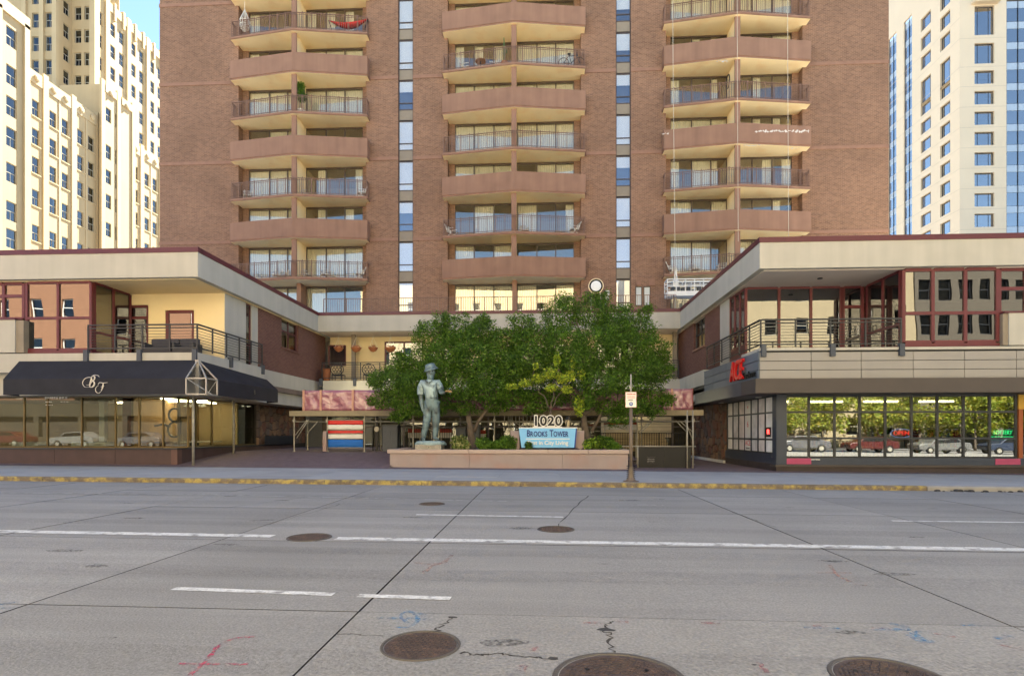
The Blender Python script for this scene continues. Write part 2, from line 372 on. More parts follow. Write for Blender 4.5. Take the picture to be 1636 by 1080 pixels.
# spray-painted utility marks
def spray(col,name,a=.72):
    m=M(name,col,.85,.1,5); n=m.node_tree.nodes; L=m.node_tree.links; p=n['Principled BSDF']
    t=n.new('ShaderNodeTexNoise'); t.inputs['Scale'].default_value=28; t.inputs['Detail'].default_value=5; tc=n.new('ShaderNodeTexCoord'); L.new(tc.outputs['Object'],t.inputs[0])
    r=n.new('ShaderNodeMapRange'); r.inputs[1].default_value=.38; r.inputs[2].default_value=.68; r.inputs[4].default_value=a; L.new(t.outputs[0],r.inputs[0]); L.new(r.outputs[0],p.inputs['Alpha']); return m
s_pink=spray((.55,.07,.14),'pink_spray',.85); s_blue=spray((.10,.30,.52),'blue_spray',.6); s_or=spray((.55,.22,.14),'orange_spray',.5); s_red=spray((.5,.12,.14),'red_spray',.55)
def curve_px(pp,n=7):
    P=[onroad(*p) for p in pp]; out=[]
    for i in range(len(P)-1):
        p0=P[max(i-1,0)];p1=P[i];p2=P[i+1];p3=P[min(i+2,len(P)-1)]
        for k in range(n):
            t=k/n; out.append(.5*((2*p1)+(p2-p0)*t+(2*p0-5*p1+4*p2-p3)*t*t+(3*p1-p0-3*p2+p3)*t**3))
    out.append(P[-1]); return out
for pp,wd,mt in (([(303,1079),(330,1055),(352,1030),(380,1019),(406,1018)],.035,s_pink),([(286,1060),(340,1061),(397,1061)],.03,s_pink),
    ([(600,988),(640,988),(690,990)],.05,s_blue),([(622,1000),(650,1002),(668,990),(655,977),(640,983),(652,996)],.04,s_blue),([(668,980),(682,984)],.04,s_blue),
    ([(1395,1006),(1440,1006),(1490,1012)],.06,s_blue),([(1420,996),(1450,1003),(1468,1018),(1490,1028)],.06,s_blue),([(1450,1014),(1470,1024),(1492,1024)],.05,s_blue),([(1540,1000),(1565,999)],.06,s_blue),([(1588,1020),(1615,1018),(1600,1014)],.05,s_blue),([(1285,1003),(1345,1004)],.04,s_blue),
    ([(1392,1002),(1424,1005)],.03,s_red),([(1490,1012),(1528,1018)],.03,s_red),([(1592,1029),(1636,1039)],.03,s_red),([(932,995),(960,995)],.04,s_red),([(985,993),(1005,994)],.04,s_red),([(1120,995),(1150,996)],.04,s_red),([(1298,1000),(1325,1001)],.03,s_red),([(850,1040),(858,1033)],.05,s_red),([(832,1072),(838,1063)],.06,s_red),([(1212,1058),(1226,1075)],.05,s_red),
    ([(676,916),(690,905),(710,897),(722,887)],.06,s_or),([(660,899),(690,901),(715,898)],.05,s_or),([(1305,915),(1360,915)],.06,s_or),([(1325,902),(1338,918),(1365,932),(1385,936)],.05,s_or),
    ([(0,966),(24,962)],.05,s_blue),([(0,972),(20,972)],.05,s_blue)):
    c=curve_px(pp); ribbon(c,[wd*random.uniform(.6,1.2) for _ in c],.0042,jit=.3).build('spray_mark',mt,road)

m_tyre=spray((.11,.105,.10),'tyre_wear',.13); m_oil=spray((.05,.048,.046),'oil_stain',.6)
for y,wd in ((6.3,.5),(7.5,.45),(9.5,.5),(10.7,.5),(12.3,.55),(13.6,.5),(2.6,.6),(3.9,.4)):
    ribbon([Vector((x,y+.05*math.sin(x*.7),0)) for x in np.arange(-22,18.6,.8)],[wd*random.uniform(.8,1.2) for _ in np.arange(-22,18.6,.8)],.0026).build('tyre_wear',m_tyre,road)
for k in range(46):
    x=random.uniform(-11,10); y=random.choice((6.9,10.1,13.0,4.2))+random.gauss(0,.7); r=random.uniform(.03,.16)
    mb=MB(); ring=[(x+r*2*random.uniform(.5,1.1)*math.cos(a),y+r*.7*random.uniform(.5,1.1)*math.sin(a)) for a in [q*.63 for q in range(10)]]
    mb.add([(a,b,gnd(a)+.0031) for a,b in ring],[tuple(range(10))]).build('oil_stain',m_oil,road)
# manholes
m_iron_c = M('rusty_iron', (.07,.052,.047), .6, .25, 6, .4, 50, spec=.4, tint=((.115,.075,.06), 14, .45, .7))
m_iron_r = M('iron_rim', (.09,.08,.072), .55, .25, 8, .3, 60)
def manhole(px,py,r,label,kind):
    c=onroad(px,py); t=thing('manhole_cover',label,'manhole cover',c)
    z=c.z; n=40
    mb=MB(); mb.lathe(c,[(r*1.0,-.02),(r*1.0,.006),(r*.985,.012),(r*.93,.012),(r*.915,.004),(r*.915,-.02)],n)
    mb.build('rim',m_iron_r,t,smooth=False)
    mb=MB(); mb.lathe(c,[(r*.9,-.02),(r*.9,.004),(r*.88,.007),(.001,.007)],n)
    l=mb.build('lid',m_iron_c,t)
    mb=MB(); R0=r*.82
    if kind=='dots':
        s=r/7.5
        k=int(R0/s)+1
        for i in range(-k,k+1):
            for j in range(-k,k+1):
                x=(i+.5*(j%2))*s; y=j*s*.87
                if x*x+y*y<R0*R0: mb.box(c.x+x-s*.3,c.x+x+s*.3,c.y+y-s*.26,c.y+y+s*.26,z+.006,z+.0115)
    elif kind=='rings':
        for ri in range(3,11):
            rr=R0*ri/10.5; m_=int(2*math.pi*rr/(r*.15))
            for k in range(m_):
                a=2*math.pi*(k+.5*(ri%2))/m_; mb.bar((c.x+rr*math.cos(a-.38*2*math.pi/m_),c.y+rr*math.sin(a-.38*2*math.pi/m_),z+.008),(c.x+rr*math.cos(a+.38*2*math.pi/m_),c.y+rr*math.sin(a+.38*2*math.pi/m_),z+.008),R0/18,.008)
    else:
        s=r/4
        for i in range(-4,5):
            w_=math.sqrt(max(0,R0*R0-(i*s*.95)**2))
            if w_>.03:
                mb.bar((c.x-w_,c.y+i*s*.95,z+.008),(c.x+w_,c.y+i*s*.95,z+.008),.02,.006); mb.bar((c.x+i*s*.95,c.y-w_,z+.0082),(c.x+i*s*.95,c.y+w_,z+.0082),.02,.0055)
    mb.build('raised_pattern',m_iron_c,l)
    if kind=='rings':
        mb=MB()
        for dx in (-.5,.5): mb.lathe((c.x+dx*r*.9,c.y+.3*r,z+.0125),[(.016,0),(.016,.001)],12)
        mb.build('pick_hole',m_black,l)
manhole(672,1031,.30,'mid-sized rusty manhole cover with dotted grip pattern, cracks running from it','dots')
manhole(990,1086,.44,'largest rusty manhole cover at the bottom edge with two pick holes','rings')
manhole(1424,1086,.37,'bluish iron manhole cover with thick rim at the lower right','rings')
manhole(888,845.5,.31,'dark manhole cover touching the long white lane line right of the middle','grid')
manhole(494,858.5,.33,'worn manhole cover lying in the gap between two white lane lines','grid')
manhole(690,805,.29,'farthest small manhole cover, near the yellow kerb in front of the statue','grid')

# kerb
KX=[-40,-34,-30,-27,-24]; 
while KX[-1] < 34: KX.append(KX[-1]+random.choice((2.4,3.0,3.0,3.6)))
kb=MB(); sheet(-140,140,16.86,17.02,-.01,kb); kerb=struct('kerb',kb,m_kerbg)
XE=xat(1482,16.9)
KX=sorted(set([x for x in KX if abs(x-XE)>.8]+[XE]))
def kerb_stone(a,b,mt):
    r=.03; P=lambda x,y,z:(x,y,gnd(x)+z); mb=MB()
    prof=[(16.9,-.03),(16.885+.02,.12-.02),(16.885+.05,.135),(17.06,.14),(17.06,-.03)]; a+=.006;b-=.006
    vs=[P(a,*p) for p in prof]+[P(b,*p) for p in prof]; n=len(prof)
    mb.add(vs,[(i,n+i,n+i+1,i+1) for i in range(n-1)]+[tuple(range(n)),tuple(range(n,2*n))[::-1]])
    mb.build('kerb_stone',mt,kerb)
for a,b in zip(KX[:-1],KX[1:]): kerb_stone(a,b,m_kerby if b<=XE+.01 else m_kerbg)
mb=MB()
for k in range(60):
    x=XE+random.uniform(.1,6.5); y=16.82+random.gauss(0,.09); r=random.uniform(.02,.09); z=gnd(x)+.0
    if y>16.87: z+=.0; y=16.86
    mb.lathe((x,y,z),[(r*1.1,0),(r,r*.5),(r*.4,r*.7)],6)
o=mb.build('asphalt_crumbs',m_asph,kerb); o['kind']='stuff'

# pavement
wb=MB(); sheet(-140,140,17.06,22.2,.13,wb); sheet(-140,-24,22.2,30,.138,wb); sheet(24,140,22.2,30,.138,wb)
walk=struct('sidewalk',wb,m_walk)
XW=[-26+2.05*k for k in range(26)]; YW=[17.075,18.6,20.5,22.2]
for j in range(3):
    for i in range(len(XW)-1):
        off=.5*(j%2)*0; x0,x1,y0,y1=XW[i]+.006,XW[i+1]-.006,YW[j]+.005,YW[j+1]-.005; dz=.14+random.uniform(-.002,.002)
        P=lambda x,y,z:(x,y,gnd(x)+z); mb=MB()
        mb.add([P(x0,y0,dz),P(x1,y0,dz),P(x1,y1,dz),P(x0,y1,dz),P(x0,y0,.12),P(x1,y0,.12),P(x1,y1,.12),P(x0,y1,.12)],[(0,1,2,3)]+[(4+k,4+(k+1)%4,(k+1)%4,k) for k in range(4)])
        mb.build('pavement_slab',m_walk,walk)
# plum brick forecourt; its left half climbs to the entrance
def zplaza(x,y):
    base=gnd(x)+.142
    if x<-6.2: base+= max(0,min(1,(y-22.6)/4.9))*(.70-base)
    return base
pb=MB()
for (a,b) in ((-24,-6.2),(-6.2,24)):
    for c,d in ((22.2,22.6),(22.6,27.5),(27.5,37)):
        n=1
        pb.add([(a,c,zplaza(a,c)),(b-.001,c,zplaza(b-.001,c)),(b-.001,d,zplaza(b-.001,d)),(a,d,zplaza(a,d))],[(0,1,2,3)])
plaza=struct('forecourt',pb,m_paver)
# ================================================================ TOWER
TY=38.0; Z0=9.29; FH=2.76; NL=9
zl=lambda k: Z0+FH*k
tower=thing('apartment_tower','tall brown brick apartment tower with three columns of angled balconies','building',(xat(818,TY),TY,0))
ZT=zl(9)+.25
piers=[(255,381),(585,636),(660,715),(928,984),(1008,1064),(1282,1420)]
PX=[(xat(a,TY),xat(b,TY)) for a,b in piers]
for a,b in PX:
    MB().box(a,b,TY,TY+4,6.5,ZT).build('brick_pier',brick_tower,tower)
    for k in range(0,10,2):
        z=zl(k)
        MB().box(a-.004 if a!=PX[0][0] else a-.03,b+.004,TY-.035,TY+.3,z-.11,z+.11).build('band_course',m_band,tower)
L0,R0=PX[0][0],PX[-1][1]
MB().box(L0,R0,TY,TY+25,ZT,40).build('upper_wall',brick_tower,tower)
MB().box(L0,R0,TY+4,TY+25,0,ZT).build('rear_wall',m_room,tower)
MB().box(L0-.001,L0+.2,TY+4,TY+25.002,0,ZT).build('side_wall',brick_tower,tower)
MB().box(R0-.2,R0+.001,TY+4,TY+25.002,0,ZT).build('side_wall',brick_tower,tower)
# window strips
m_whitebl=M('white_blind',(.88,.87,.84),.8,.03)
def winstrip(a,b):
    w=b-a; fr=MB()
    for x in (0,w-.06): fr.box(x,x+.06,0,.08,-2.76,0)
    for z in (-.06,-1.58,-2.03): fr.box(.06,w-.06,0,.08,z-.03,z+.03)
    fm=fr.mesh('strip_window',m_bronzef)
    p1=MB().box(.06,w-.06,.03,.042,-1.55,-.09).mesh('pane',m_glass_s); p2=MB().box(.06,w-.06,.03,.042,-2.0,-1.61).mesh('pane',m_glass_s)
    sp=MB().box(.06,w-.06,.02,.06,-2.72,-2.06).mesh('spandrel',m_spandrel)
    bl=MB(); 
    bl.box(.06,w-.06,.07,.08,-1.2,-.09)
    blm=[bl.mesh('blind',m_whitebl),MB().box(.06,w-.06,.07,.08,-2.0,-.09).mesh('blind',m_whitebl),MB().box(.06,w-.06,.07,.08,-.8,-.09).mesh('blind',m_whitebl)]
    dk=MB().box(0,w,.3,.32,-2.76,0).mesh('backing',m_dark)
    for k in range(0,10):
        z=zl(k)-.12
        f=put('strip_window',fm,tower,(a,TY+.12,z))
        put('pane',p1,f); put('pane',p2,f); put('spandrel',sp,f); put('backing',dk,f)
        if random.random()<.9:
            o=put('blind',random.choice((blm[1],blm[1],blm[1],blm[0],blm[2])),f)
winstrip(PX[1][1],PX[2][0]); winstrip(PX[3][1],PX[4][0])
# balconies
BAY=[dict(xl=PX[0][1],xr=PX[1][0],xv=xat(469,36.9),odd=0),dict(xl=PX[2][1],xr=PX[3][0],xv=xat(821,36.9),odd=1),dict(xl=PX[4][1],xr=PX[5][0],xv=xat(1179,36.9),odd=0)]
YS,YV,YG=37.42,36.75,38.62
m_deck=M('balcony_floor',(.33,.25,.2),.85)
m_rope=M('rope',(.62,.57,.47),.9)
def rail_mesh(pts,h=1.06,step=.135,z0=0,posts=.55,rad=.011,mat=None,fin=.09):
    mb=MB()
    for p,q in zip(pts[:-1],pts[1:]):
        p=Vector((*p,z0)); q=Vector((*q,z0)); Ln=(q-p).length; U=Vector((0,0,1))
        mb.bar(p+U*h,q+U*h,.05,.035); mb.bar(p+U*.09,q+U*.09,.035,.03); mb.bar(p+U*(h-.12),q+U*(h-.12),.022,.02)
        n=int(Ln/step)
        for i in range(1,n):
            c=p.lerp(q,i/n); mb.bar(c+U*.09,c+U*h,rad*2)
        m_=max(2,int(Ln/posts))
        for i in range(m_+1):
            if i==0 and p.xy!=Vector(pts[0]): continue
            c=p.lerp(q,i/m_); mb.bar(c+U*.0,c+U*(h+fin),.034)
    return mb.mesh('railing',mat or m_iron)
def door_unit(a,b,frac=(0,.333,.667,1)):
    h=FH-.24; fr=MB(); w=b-a
    fr.box(0,w,0,.1,h-.07,h); fr.box(0,w,0,.1,0,.06)
    xs=[w*f for f in frac]
    for x in xs: fr.box(max(0,x-.035),min(w,x+.035),.002,.098,.06,h-.07)
    panes=[MB().box(x0+.03,x1-.03,.04,.052,.05,h-.06).mesh('pane',m_glass_t) for x0,x1 in zip(xs[:-1],xs[1:])]
    def curtain(x0,x1,cov,side):
        n=int((x1-x0)*cov/.045); vs=[]; st=x0 if side==0 else x1-(x1-x0)*cov
        for i in range(n+1):
            x=st+(x1-x0)*cov*i/n; y=.20+.028*math.sin(i*1.9)
            vs+=[(x,y,.05),(x,y,h-.08)]
        mb=MB(); mb.add(vs,[(2*i,2*i+2,2*i+3,2*i+1) for i in range(n)]); return mb.mesh('curtain',m_curtain)
    cur=[[curtain(x0,x1,c,s) for c in (.45,1.0) for s in (0,1)] for x0,x1 in zip(xs[:-1],xs[1:])]
    return dict(frame=fr.mesh('sliding_door',m_bronzef),panes=panes,cur=cur,a=a)
for bi,B in enumerate(BAY):
    xl,xr,xv=B['xl'],B['xr'],B['xv']; e=.24
    plan=[(xl+.01,YG+.1),(xl+.01,TY-.001),(xl-e,TY-.001),(xl-e,YS),(xv,YV),(xr+e,YS),(xr+e,TY-.001),(xr-.01,TY-.001),(xr-.01,YG+.1)]
    slab=MB().prism(plan,-.2,0,0,1,2).mesh('balcony',[m_band,m_deck,m_soffit])
    t_=.12
    out=[(xl-e,TY-.002),(xl-e,YS),(xv,YV),(xr+e,YS),(xr+e,TY-.002)]
    inn=[(xl-e+t_,TY-.002),(xl-e+t_,YS+t_),(xv,YV+t_),(xr+e-t_,YS+t_),(xr+e-t_,TY-.002)]
    of=lambda P,d:[(P[0][0]-d,P[0][1]),(P[1][0]-d,P[1][1]-d),(P[2][0],P[2][1]-d),(P[3][0]+d,P[3][1]-d),(P[4][0]+d,P[4][1])]
    pp=of(out,.03)+inn[::-1]
    par=MB().prism(pp,-.10,1.12)
    par.prism(of(out,.045)+of(out,.028)[::-1],-.10,-.02)
    par=par.mesh('parapet',m_parapet)
    rail=rail_mesh([out[0],out[1],out[2],out[3],out[4]] if False else [(xl-e+.05,TY-.01),(xl-e+.05,YS+.05),(xv,YV+.06),(xr+e-.05,YS+.05),(xr+e-.05,TY-.01)])
    lip=MB().prism(of(out,.04)+of(out,-.02)[::-1],-.16,-.05).mesh('slab_edge',m_parapet)
    fin=MB().box(xv-.17,xv+.17,YV+.2,YV+.32,0,FH-.2,0).box(xv-.12,xv+.12,YV+.32,YG+.3,0,FH-.2,1).mesh('divider_wall',[m_parapet,m_soffit])
    inner=MB().box(xv-.12,xv+.12,YG+.3,TY+4,0,FH-.2).mesh('room_wall',m_room)
    floor=MB().box(xl,xr,YG+.1,TY+4,-.2,0).mesh('room_floor',m_room)
    units=[door_unit(xl+.42,xv-.14,(0,.38,.72,1) if bi!=1 else (0,.33,.67,1)),door_unit(xv+.14,xr-.42,(0,.35,.68,1))]
    pil=[MB().box(xl,xl+.42,YG-.04,YG+.3,0,FH-.2).mesh('brick_return',brick_tower),MB().box(xr-.42,xr,YG-.04,YG+.3,0,FH-.2).mesh('brick_return',brick_tower)]
    head=MB().box(xl,xr,YG+.0,YG+.1,FH-.24,FH-.2).mesh('door_head',m_bronzef)
    for k in range(0,10):
        z=zl(k); solid=(k%2==1) if B['odd'] else (k%2==0)
        if k>0:
            b=put('balcony',slab,tower,(0,0,z))
            if solid: put('parapet',par,b)
            else: put('railing',rail,b); put('slab_edge',lip,b)
        else:
            b=MB().box(xl,xr,TY,YG+.1,z-.2,z-.02).build('balcony',m_deck,tower)
        put('room_floor',floor,tower,(0,0,z))
        if k==9: continue
        put('divider_wall',fin,tower,(0,0,z)) if k>0 else MB().box(xv-.15,xv+.15,TY-.3,YG+.3,z,z+FH-.2).build('divider_wall',m_parapet,tower)
        put('room_wall',inner,tower,(0,0,z)); 
        for p in pil: put('brick_return',p,tower,(0,0,z))
        put('door_head',head,tower,(0,0,z))
        for u in units:
            f=put('sliding_door',u['frame'],tower,(u['a'],YG,z+.0))
            md=random.choice((0,0,0,1,1,2))
            for i,p in enumerate(u['panes']):
                put('pane',p,f)
                r=random.random()
                if md==0 and r<.92: put('curtain',u['cur'][i][2],f)
                elif md==1 and r<.75: put('curtain',u['cur'][i][random.choice((0,1,2))],f)
                elif md==2 and r<.3: put('curtain',u['cur'][i][0],f)
# small window pair and vent covers beside the right window strip
a=thing('bathroom_window','narrow double window beside the work platform above the roof edge','window',(xat(1027,TY),TY,10)); 
zz=(zat(1027,489,TY),zat(1027,458,TY))
for c0,c1 in ((1015,1025.5),(1028,1039)):
    x0,x1=xat(c0,TY),xat(c1,TY)
    f=MB()
    f.box(x0,x0+.05,TY-.05,TY-.002,*zz).box(x1-.05,x1,TY-.05,TY-.002,*zz).box(x0+.05,x1-.05,TY-.05,TY-.002,zz[1]-.06,zz[1]).box(x0+.05,x1-.05,TY-.05,TY-.002,zz[0],zz[0]+.06)
    fo=f.build('sash',m_bronzef,a); MB().box(x0+.05,x1-.05,TY-.02,TY-.012,zz[0]+.06,zz[1]-.06).build('pane',M('milky_glass',(.45,.5,.52),.1,.05,spec=.8),fo)
for px,py,w_,h_,lb in ((1020,452.5,8,8,'small square brown vent cover on the brick above the narrow window'),(1041,451.5,11,11,'larger square brown vent cover on the brick left of the work platform')):
    c=at(px,py,TY); s=w_*.042/2
    tag(MB().box(c.x-s,c.x+s,TY-.06,TY-.001,c.z-s,c.z+s).box(c.x-s*.8,c.x+s*.8,TY-.075,TY-.06,c.z-s*.8,c.z+s*.8).build('vent_cover',m_band),lb,'vent')
# round white disc with dark ring
c=at(952,457.5,37.2); t=thing('round_vent','round white disc with black ring on a stand beside the tower','vent',(c.x,c.y,9.2))
r=.50
MB().lathe((c.x,c.y,c.z),[(r,-.05),(r,.1),(r*.9,.14),(r*.88,.1),(r*.88,-.05)],32,axis='y').build('outer_rim',m_soffit,t)
MB().lathe((c.x,c.y,c.z),[(r*.87,0),(r*.87,.08),(r*.7,.06)],32,axis='y').build('ring',m_black,t)
MB().lathe((c.x,c.y,c.z),[(r*.68,.06),(r*.66,.12),(r*.3,.15),(.01,.155)],32,axis='y').build('disc',M('white_disc',(.85,.85,.83),.5,.02),t)
for dx in (-.3,.3): MB().bar((c.x+dx,c.y+.1,9.0),(c.x+dx,c.y+.1,c.z-.35),.07).build('stand_leg',m_steel,t)
# wall cabinet beside it
c=at(970,472,37.9); t=thing('wall_cabinet','pale grey electrical box on a bent conduit right of the round disc','box',(c.x,c.y,9.2))
MB().box(c.x-.13,c.x+.13,c.y-.12,c.y+.09,c.z-.3,c.z+.3).build('cabinet_body',m_white,t,bevel=.01); MB().box(c.x-.1,c.x+.1,c.y-.14,c.y-.12,c.z-.26,c.z+.2).build('cabinet_door',m_conc,t)
MB().tube([(c.x-.1,c.y,c.z-.3),(c.x-.1,c.y,c.z-.55),(c.x-.25,c.y,c.z-.75),(c.x-.25,c.y,9.0)],.03).build('conduit',m_white,t)
# roof-deck guard rail in front of the tower
xa,xb=-13.7,8.3
mb=MB(); yR=35.0; h0,h1=9.12,10.08
mb.bar((xa,yR,h1),(xb,yR,h1),.045,.035); mb.bar((xa,yR,h0+.1),(xb,yR,h0+.1),.03)
n=int((xb-xa)/.145)
for i in range(n+1):
    x=xa+(xb-xa)*i/n; mb.bar((x,yR,h0),(x,yR,h1),.022 if i%10 else .05)
tag(mb.build('roof_railing',m_iron),'thin brown iron railing along the low roof in front of the tower','railing')
# ropes hanging in front of the right balconies
for px,pb,lb in ((1079,448,'pale rope hanging left in front of the right balcony column, down to the platform'),(1179.5,386,'pale rope hanging before the divider of the right balcony column'),(1260,380,'pale rope hanging near the right end of the right balcony column')):
    p=at(px,pb,36.3); x1=xat(px-5 if px<1100 else px-2,36.3)
    tag(MB().tube([(x1,36.3,34.5),(x1+(p.x-x1)*.3,36.3,24),(p.x,36.3,p.z)],.014,6).build('hanging_rope',m_rope),lb,'rope','ropes in front of the right balconies')
# white suspended work platform
xa=xat(1064,36.4); xb=xat(1150,36.4); t=thing('work_platform','white metal suspended work platform resting behind the right roof edge','platform',((xa+xb)/2,36.4,9.2))
za,zb=zat(1064,489,36.4),zat(1064,449,36.4)
MB().box(xa,xb,36.0,36.8,za+.55,za+.85).build('deck',m_white,t)
mb=MB()
for y in (36.02,36.78):
    for z in (za+1.15,za+1.45,zb): mb.bar((xa,y,z),(xb,y,z),.06)
    for i in range(7):
        x=xa+(xb-xa)*i/6; mb.bar((x,y,za+.85),(x,y,zb),.055)
for x in (xa,xb):
    for z in (za+1.15,zb): mb.bar((x,36.02,z),(x,36.78,z),.05)
mb.build('guard_frame',m_white,t)
mb=MB(); x=xat(1079,36.4)
mb.bar((x-.15,36.35,za+.6),(x,36.35,zb+.9),.07); mb.bar((x+.2,36.35,za+.6),(x,36.35,zb+.9),.07); mb.box(x-.18,x+.18,36.25,36.6,za+1.2,za+1.6)
mb.build('hoist',m_white,t)
mb=MB()
for i in range(8): mb.box(xa+.3+i*.33,xa+.5+i*.33,36.2,36.5,za+.85,za+.85+random.uniform(.1,.4))
mb.build('tools',m_navym,t)
for x in (xa+.6,xb-.6): MB().bar((x,36.4,9.15),(x,36.4,za+.55),.08).build('support',m_steel,t)
# ================================================================ LOW WINGS AROUND THE FORECOURT
YF=22.2; XLc,XRc=-13.9,8.45; YR=34.6; ZS,ZC=7.95,9.15; ZD=4.88
m_soff_g=M('grey_soffit',(.62,.54,.48),.85,.06,1)
m_base=M('brown_base_panel',(.075,.045,.040),.6,.15,2,spec=.4,streak=.06)
m_navyf=M('navy_awning',(.023,.023,.030),.75,.28,1.5,.1,150,spec=.25,streak=.05)
m_panelb=M('beige_panel',(.31,.292,.268),.7,.05,1,streak=.03,objvar=.03)
m_panelg=M('blue_grey_panel',(.125,.15,.185),.6,.06,1,objvar=.05)
m_canopy=M('brown_canopy',(.085,.07,.06),.7,.1,1)
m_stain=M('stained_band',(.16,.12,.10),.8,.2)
def fascia(t,plan_out,th=.25,close=False):
    """parapet band following a plan polyline, with maroon coping"""
    n=len(plan_out)
    for i in range(n-1):
        (x0,y0),(x1,y1)=plan_out[i],plan_out[i+1]
        a,b=sorted((x0,x1)); c,d=sorted((y0,y1))
        if a==b: s=(a,a+th) ; bx=(s[0],s[1],c,d)
        else: bx=(a,b,c,c+th)
        yield bx
def glazing(t,o,U,N,xs,zs,mt,glass,fw=.07,fd=.1,name='window_frame',sill=None,skip=(),parent_part=None):
    """framed glass: columns xs along U, rows zs; frame is one part, every pane a sub-part"""
    o=Vector(o);U=Vector(U);N=Vector(N);Z=Vector((0,0,1)); mb=MB()
    P=lambda u,z,d:o+U*u+Z*(z-o.z)-N*d
    def bx(u0,u1,z0,z1,d0,d1,target):
        vs=[P(u0,z0,d0),P(u1,z0,d0),P(u1,z0,d1),P(u0,z0,d1),P(u0,z1,d0),P(u1,z1,d0),P(u1,z1,d1),P(u0,z1,d1)]
        target.add(vs,[(0,3,2,1),(4,5,6,7),(0,1,5,4),(1,2,6,5),(2,3,7,6),(3,0,4,7)])
    for i,x in enumerate(xs):
        bx(x-fw/2,x+fw/2,zs[0],zs[-1],0,fd,mb)
    for z in zs:
        for a,b in zip(xs[:-1],xs[1:]): bx(a+fw/2,b-fw/2,z-fw/2,z+fw/2,.003,fd-.003,mb)
    fr=mb.build(name,mt,t)
    for j in range(len(zs)-1):
        for i in range(len(xs)-1):
            if (i,j) in skip: continue
            p=MB(); bx(xs[i]+fw/2,xs[i+1]-fw/2,zs[j]+fw/2,zs[j+1]-fw/2,fd*.45,fd*.45+.012,p); p.build('pane',glass,fr)
    return fr
def deck_rail(t,pts,z0,h=1.05,step=1.15,name='railing',ends=(True,True)):
    """dark steel guard: posts with brackets, flat top rail, horizontal cables"""
    mb=MB(); cb=MB(); U=Vector((0,0,1)); posts=[]
    for (p,q) in zip(pts[:-1],pts[1:]):
        p=Vector((*p,z0)); q=Vector((*q,z0)); Ln=(q-p).length; n=max(1,round(Ln/step))
        mb.bar(p+U*h,q+U*h,.09,.05); mb.bar(p+U*(h-.12),q+U*(h-.12),.03,.03); mb.bar(p+U*.1,q+U*.1,.04,.05)
        for k in range(1,8): cb.bar(p+U*(.1+.115*k),q+U*(.1+.115*k),.016)
        for i in range(n+1):
            if i==0 and p.xy!=Vector(pts[0]): continue
            c=p.lerp(q,i/n); mb.bar(c+U*(-.0),c+U*(h-.026),.05,.05)
    o=mb.build(name,m_dkmetal,t); cb.build('cable',m_dkmetal,o)
    return o
def brackets(t,pts,z0):
    for x,y in pts: MB().box(x-.09,x+.09,y-.1,y+.06,z0-.34,z0+.12).build('post_bracket',m_navym,t)
def stone_wall(t,o,U,N,W,H,cell,mt,mj):
    """rough stones set in a recessed joint, each one its own piece"""
    o=Vector(o);U=Vector(U);N=Vector(N);Z=Vector((0,0,1))
    pts=[]; nx=max(2,int(W/cell)); nz=max(2,int(H/cell))
    for i in range(nx):
        for j in range(nz): pts.append(((i+.5+random.uniform(-.42,.42))*W/nx,(j+.5+random.uniform(-.42,.42))*H/nz))
    for k,(px,pz) in enumerate(pts):
        poly=[(0,0),(W,0),(W,H),(0,H)]
        for q,(qx,qz) in enumerate(pts):
            if q==k or abs(qx-px)+abs(qz-pz)>5*cell: continue
            mx,mz=(px+qx)/2,(pz+qz)/2; nx_,nz_=qx-px,qz-pz; ln=math.hypot(nx_,nz_); nx_/=ln;nz_/=ln; mx-=nx_*.018;mz-=nz_*.018
            out=[]
            for i in range(len(poly)):
                a,b=poly[i],poly[(i+1)%len(poly)]; da=(a[0]-mx)*nx_+(a[1]-mz)*nz_; db=(b[0]-mx)*nx_+(b[1]-mz)*nz_
                if da<=0: out.append(a)
                if da*db<0: s=da/(da-db); out.append((a[0]+(b[0]-a[0])*s,a[1]+(b[1]-a[1])*s))
            poly=out
            if len(poly)<3: break
        if len(poly)<3: continue
        d=random.uniform(.03,.09); tx,tz=random.uniform(-.06,.06),random.uniform(-.06,.06); n=len(poly)
        cx=sum(p[0] for p in poly)/n; cz=sum(p[1] for p in poly)/n
        back=[o+U*p[0]+Z*p[1] for p in poly]; fr=[o+U*(cx+(p[0]-cx)*.88)+Z*(cz+(p[1]-cz)*.88)+N*(d+tx*(p[0]-cx)+tz*(p[1]-cz)) for p in poly]
        mb=MB(); mb.add(back+fr,[tuple(range(n,2*n))]+[(i,(i+1)%n,n+(i+1)%n,n+i) for i in range(n)])
        mb.build('stone',random.choice(mt),t)
m_st=[M('red_stone',(.17,.085,.06),.9,.25,4,.6,20),M('brown_stone',(.14,.095,.07),.9,.25,4,.6,20),M('grey_stone',(.13,.10,.085),.9,.25,4,.6,20),M('ochre_stone',(.20,.12,.075),.9,.25,4,.6,20)]
m_mort=M('stone_mortar',(.05,.042,.036),.95)

# ---------------------------------------------------------------- left wing
LW=thing('left_wing','two-storey cream and brick shop wing with corner balcony, left side','building',(-18,24,0))
XB=-34.0
# roof band
for (x0,x1,y0,y1) in ((XB,XLc,YF,YF+.25),(XLc-.25,XLc,YF+.25,YR)):
    MB().box(x0,x1,y0,y1,ZS,ZC-.2).build('roof_band',m_cream,LW)
    MB().box(x0-.02,x1+.03,y0-.03,y1+.02,ZC-.2,ZC).build('coping',m_maroon,LW)
MB().box(XB,XLc-.25,YF+.25,TY-.01,ZS+.02,ZC-.25).build('roof',m_conc,LW)
MB().box(XB,XLc-.25,YF+.25,TY-.02,ZS-.03,ZS+.02).build('soffit',m_yellow,LW)
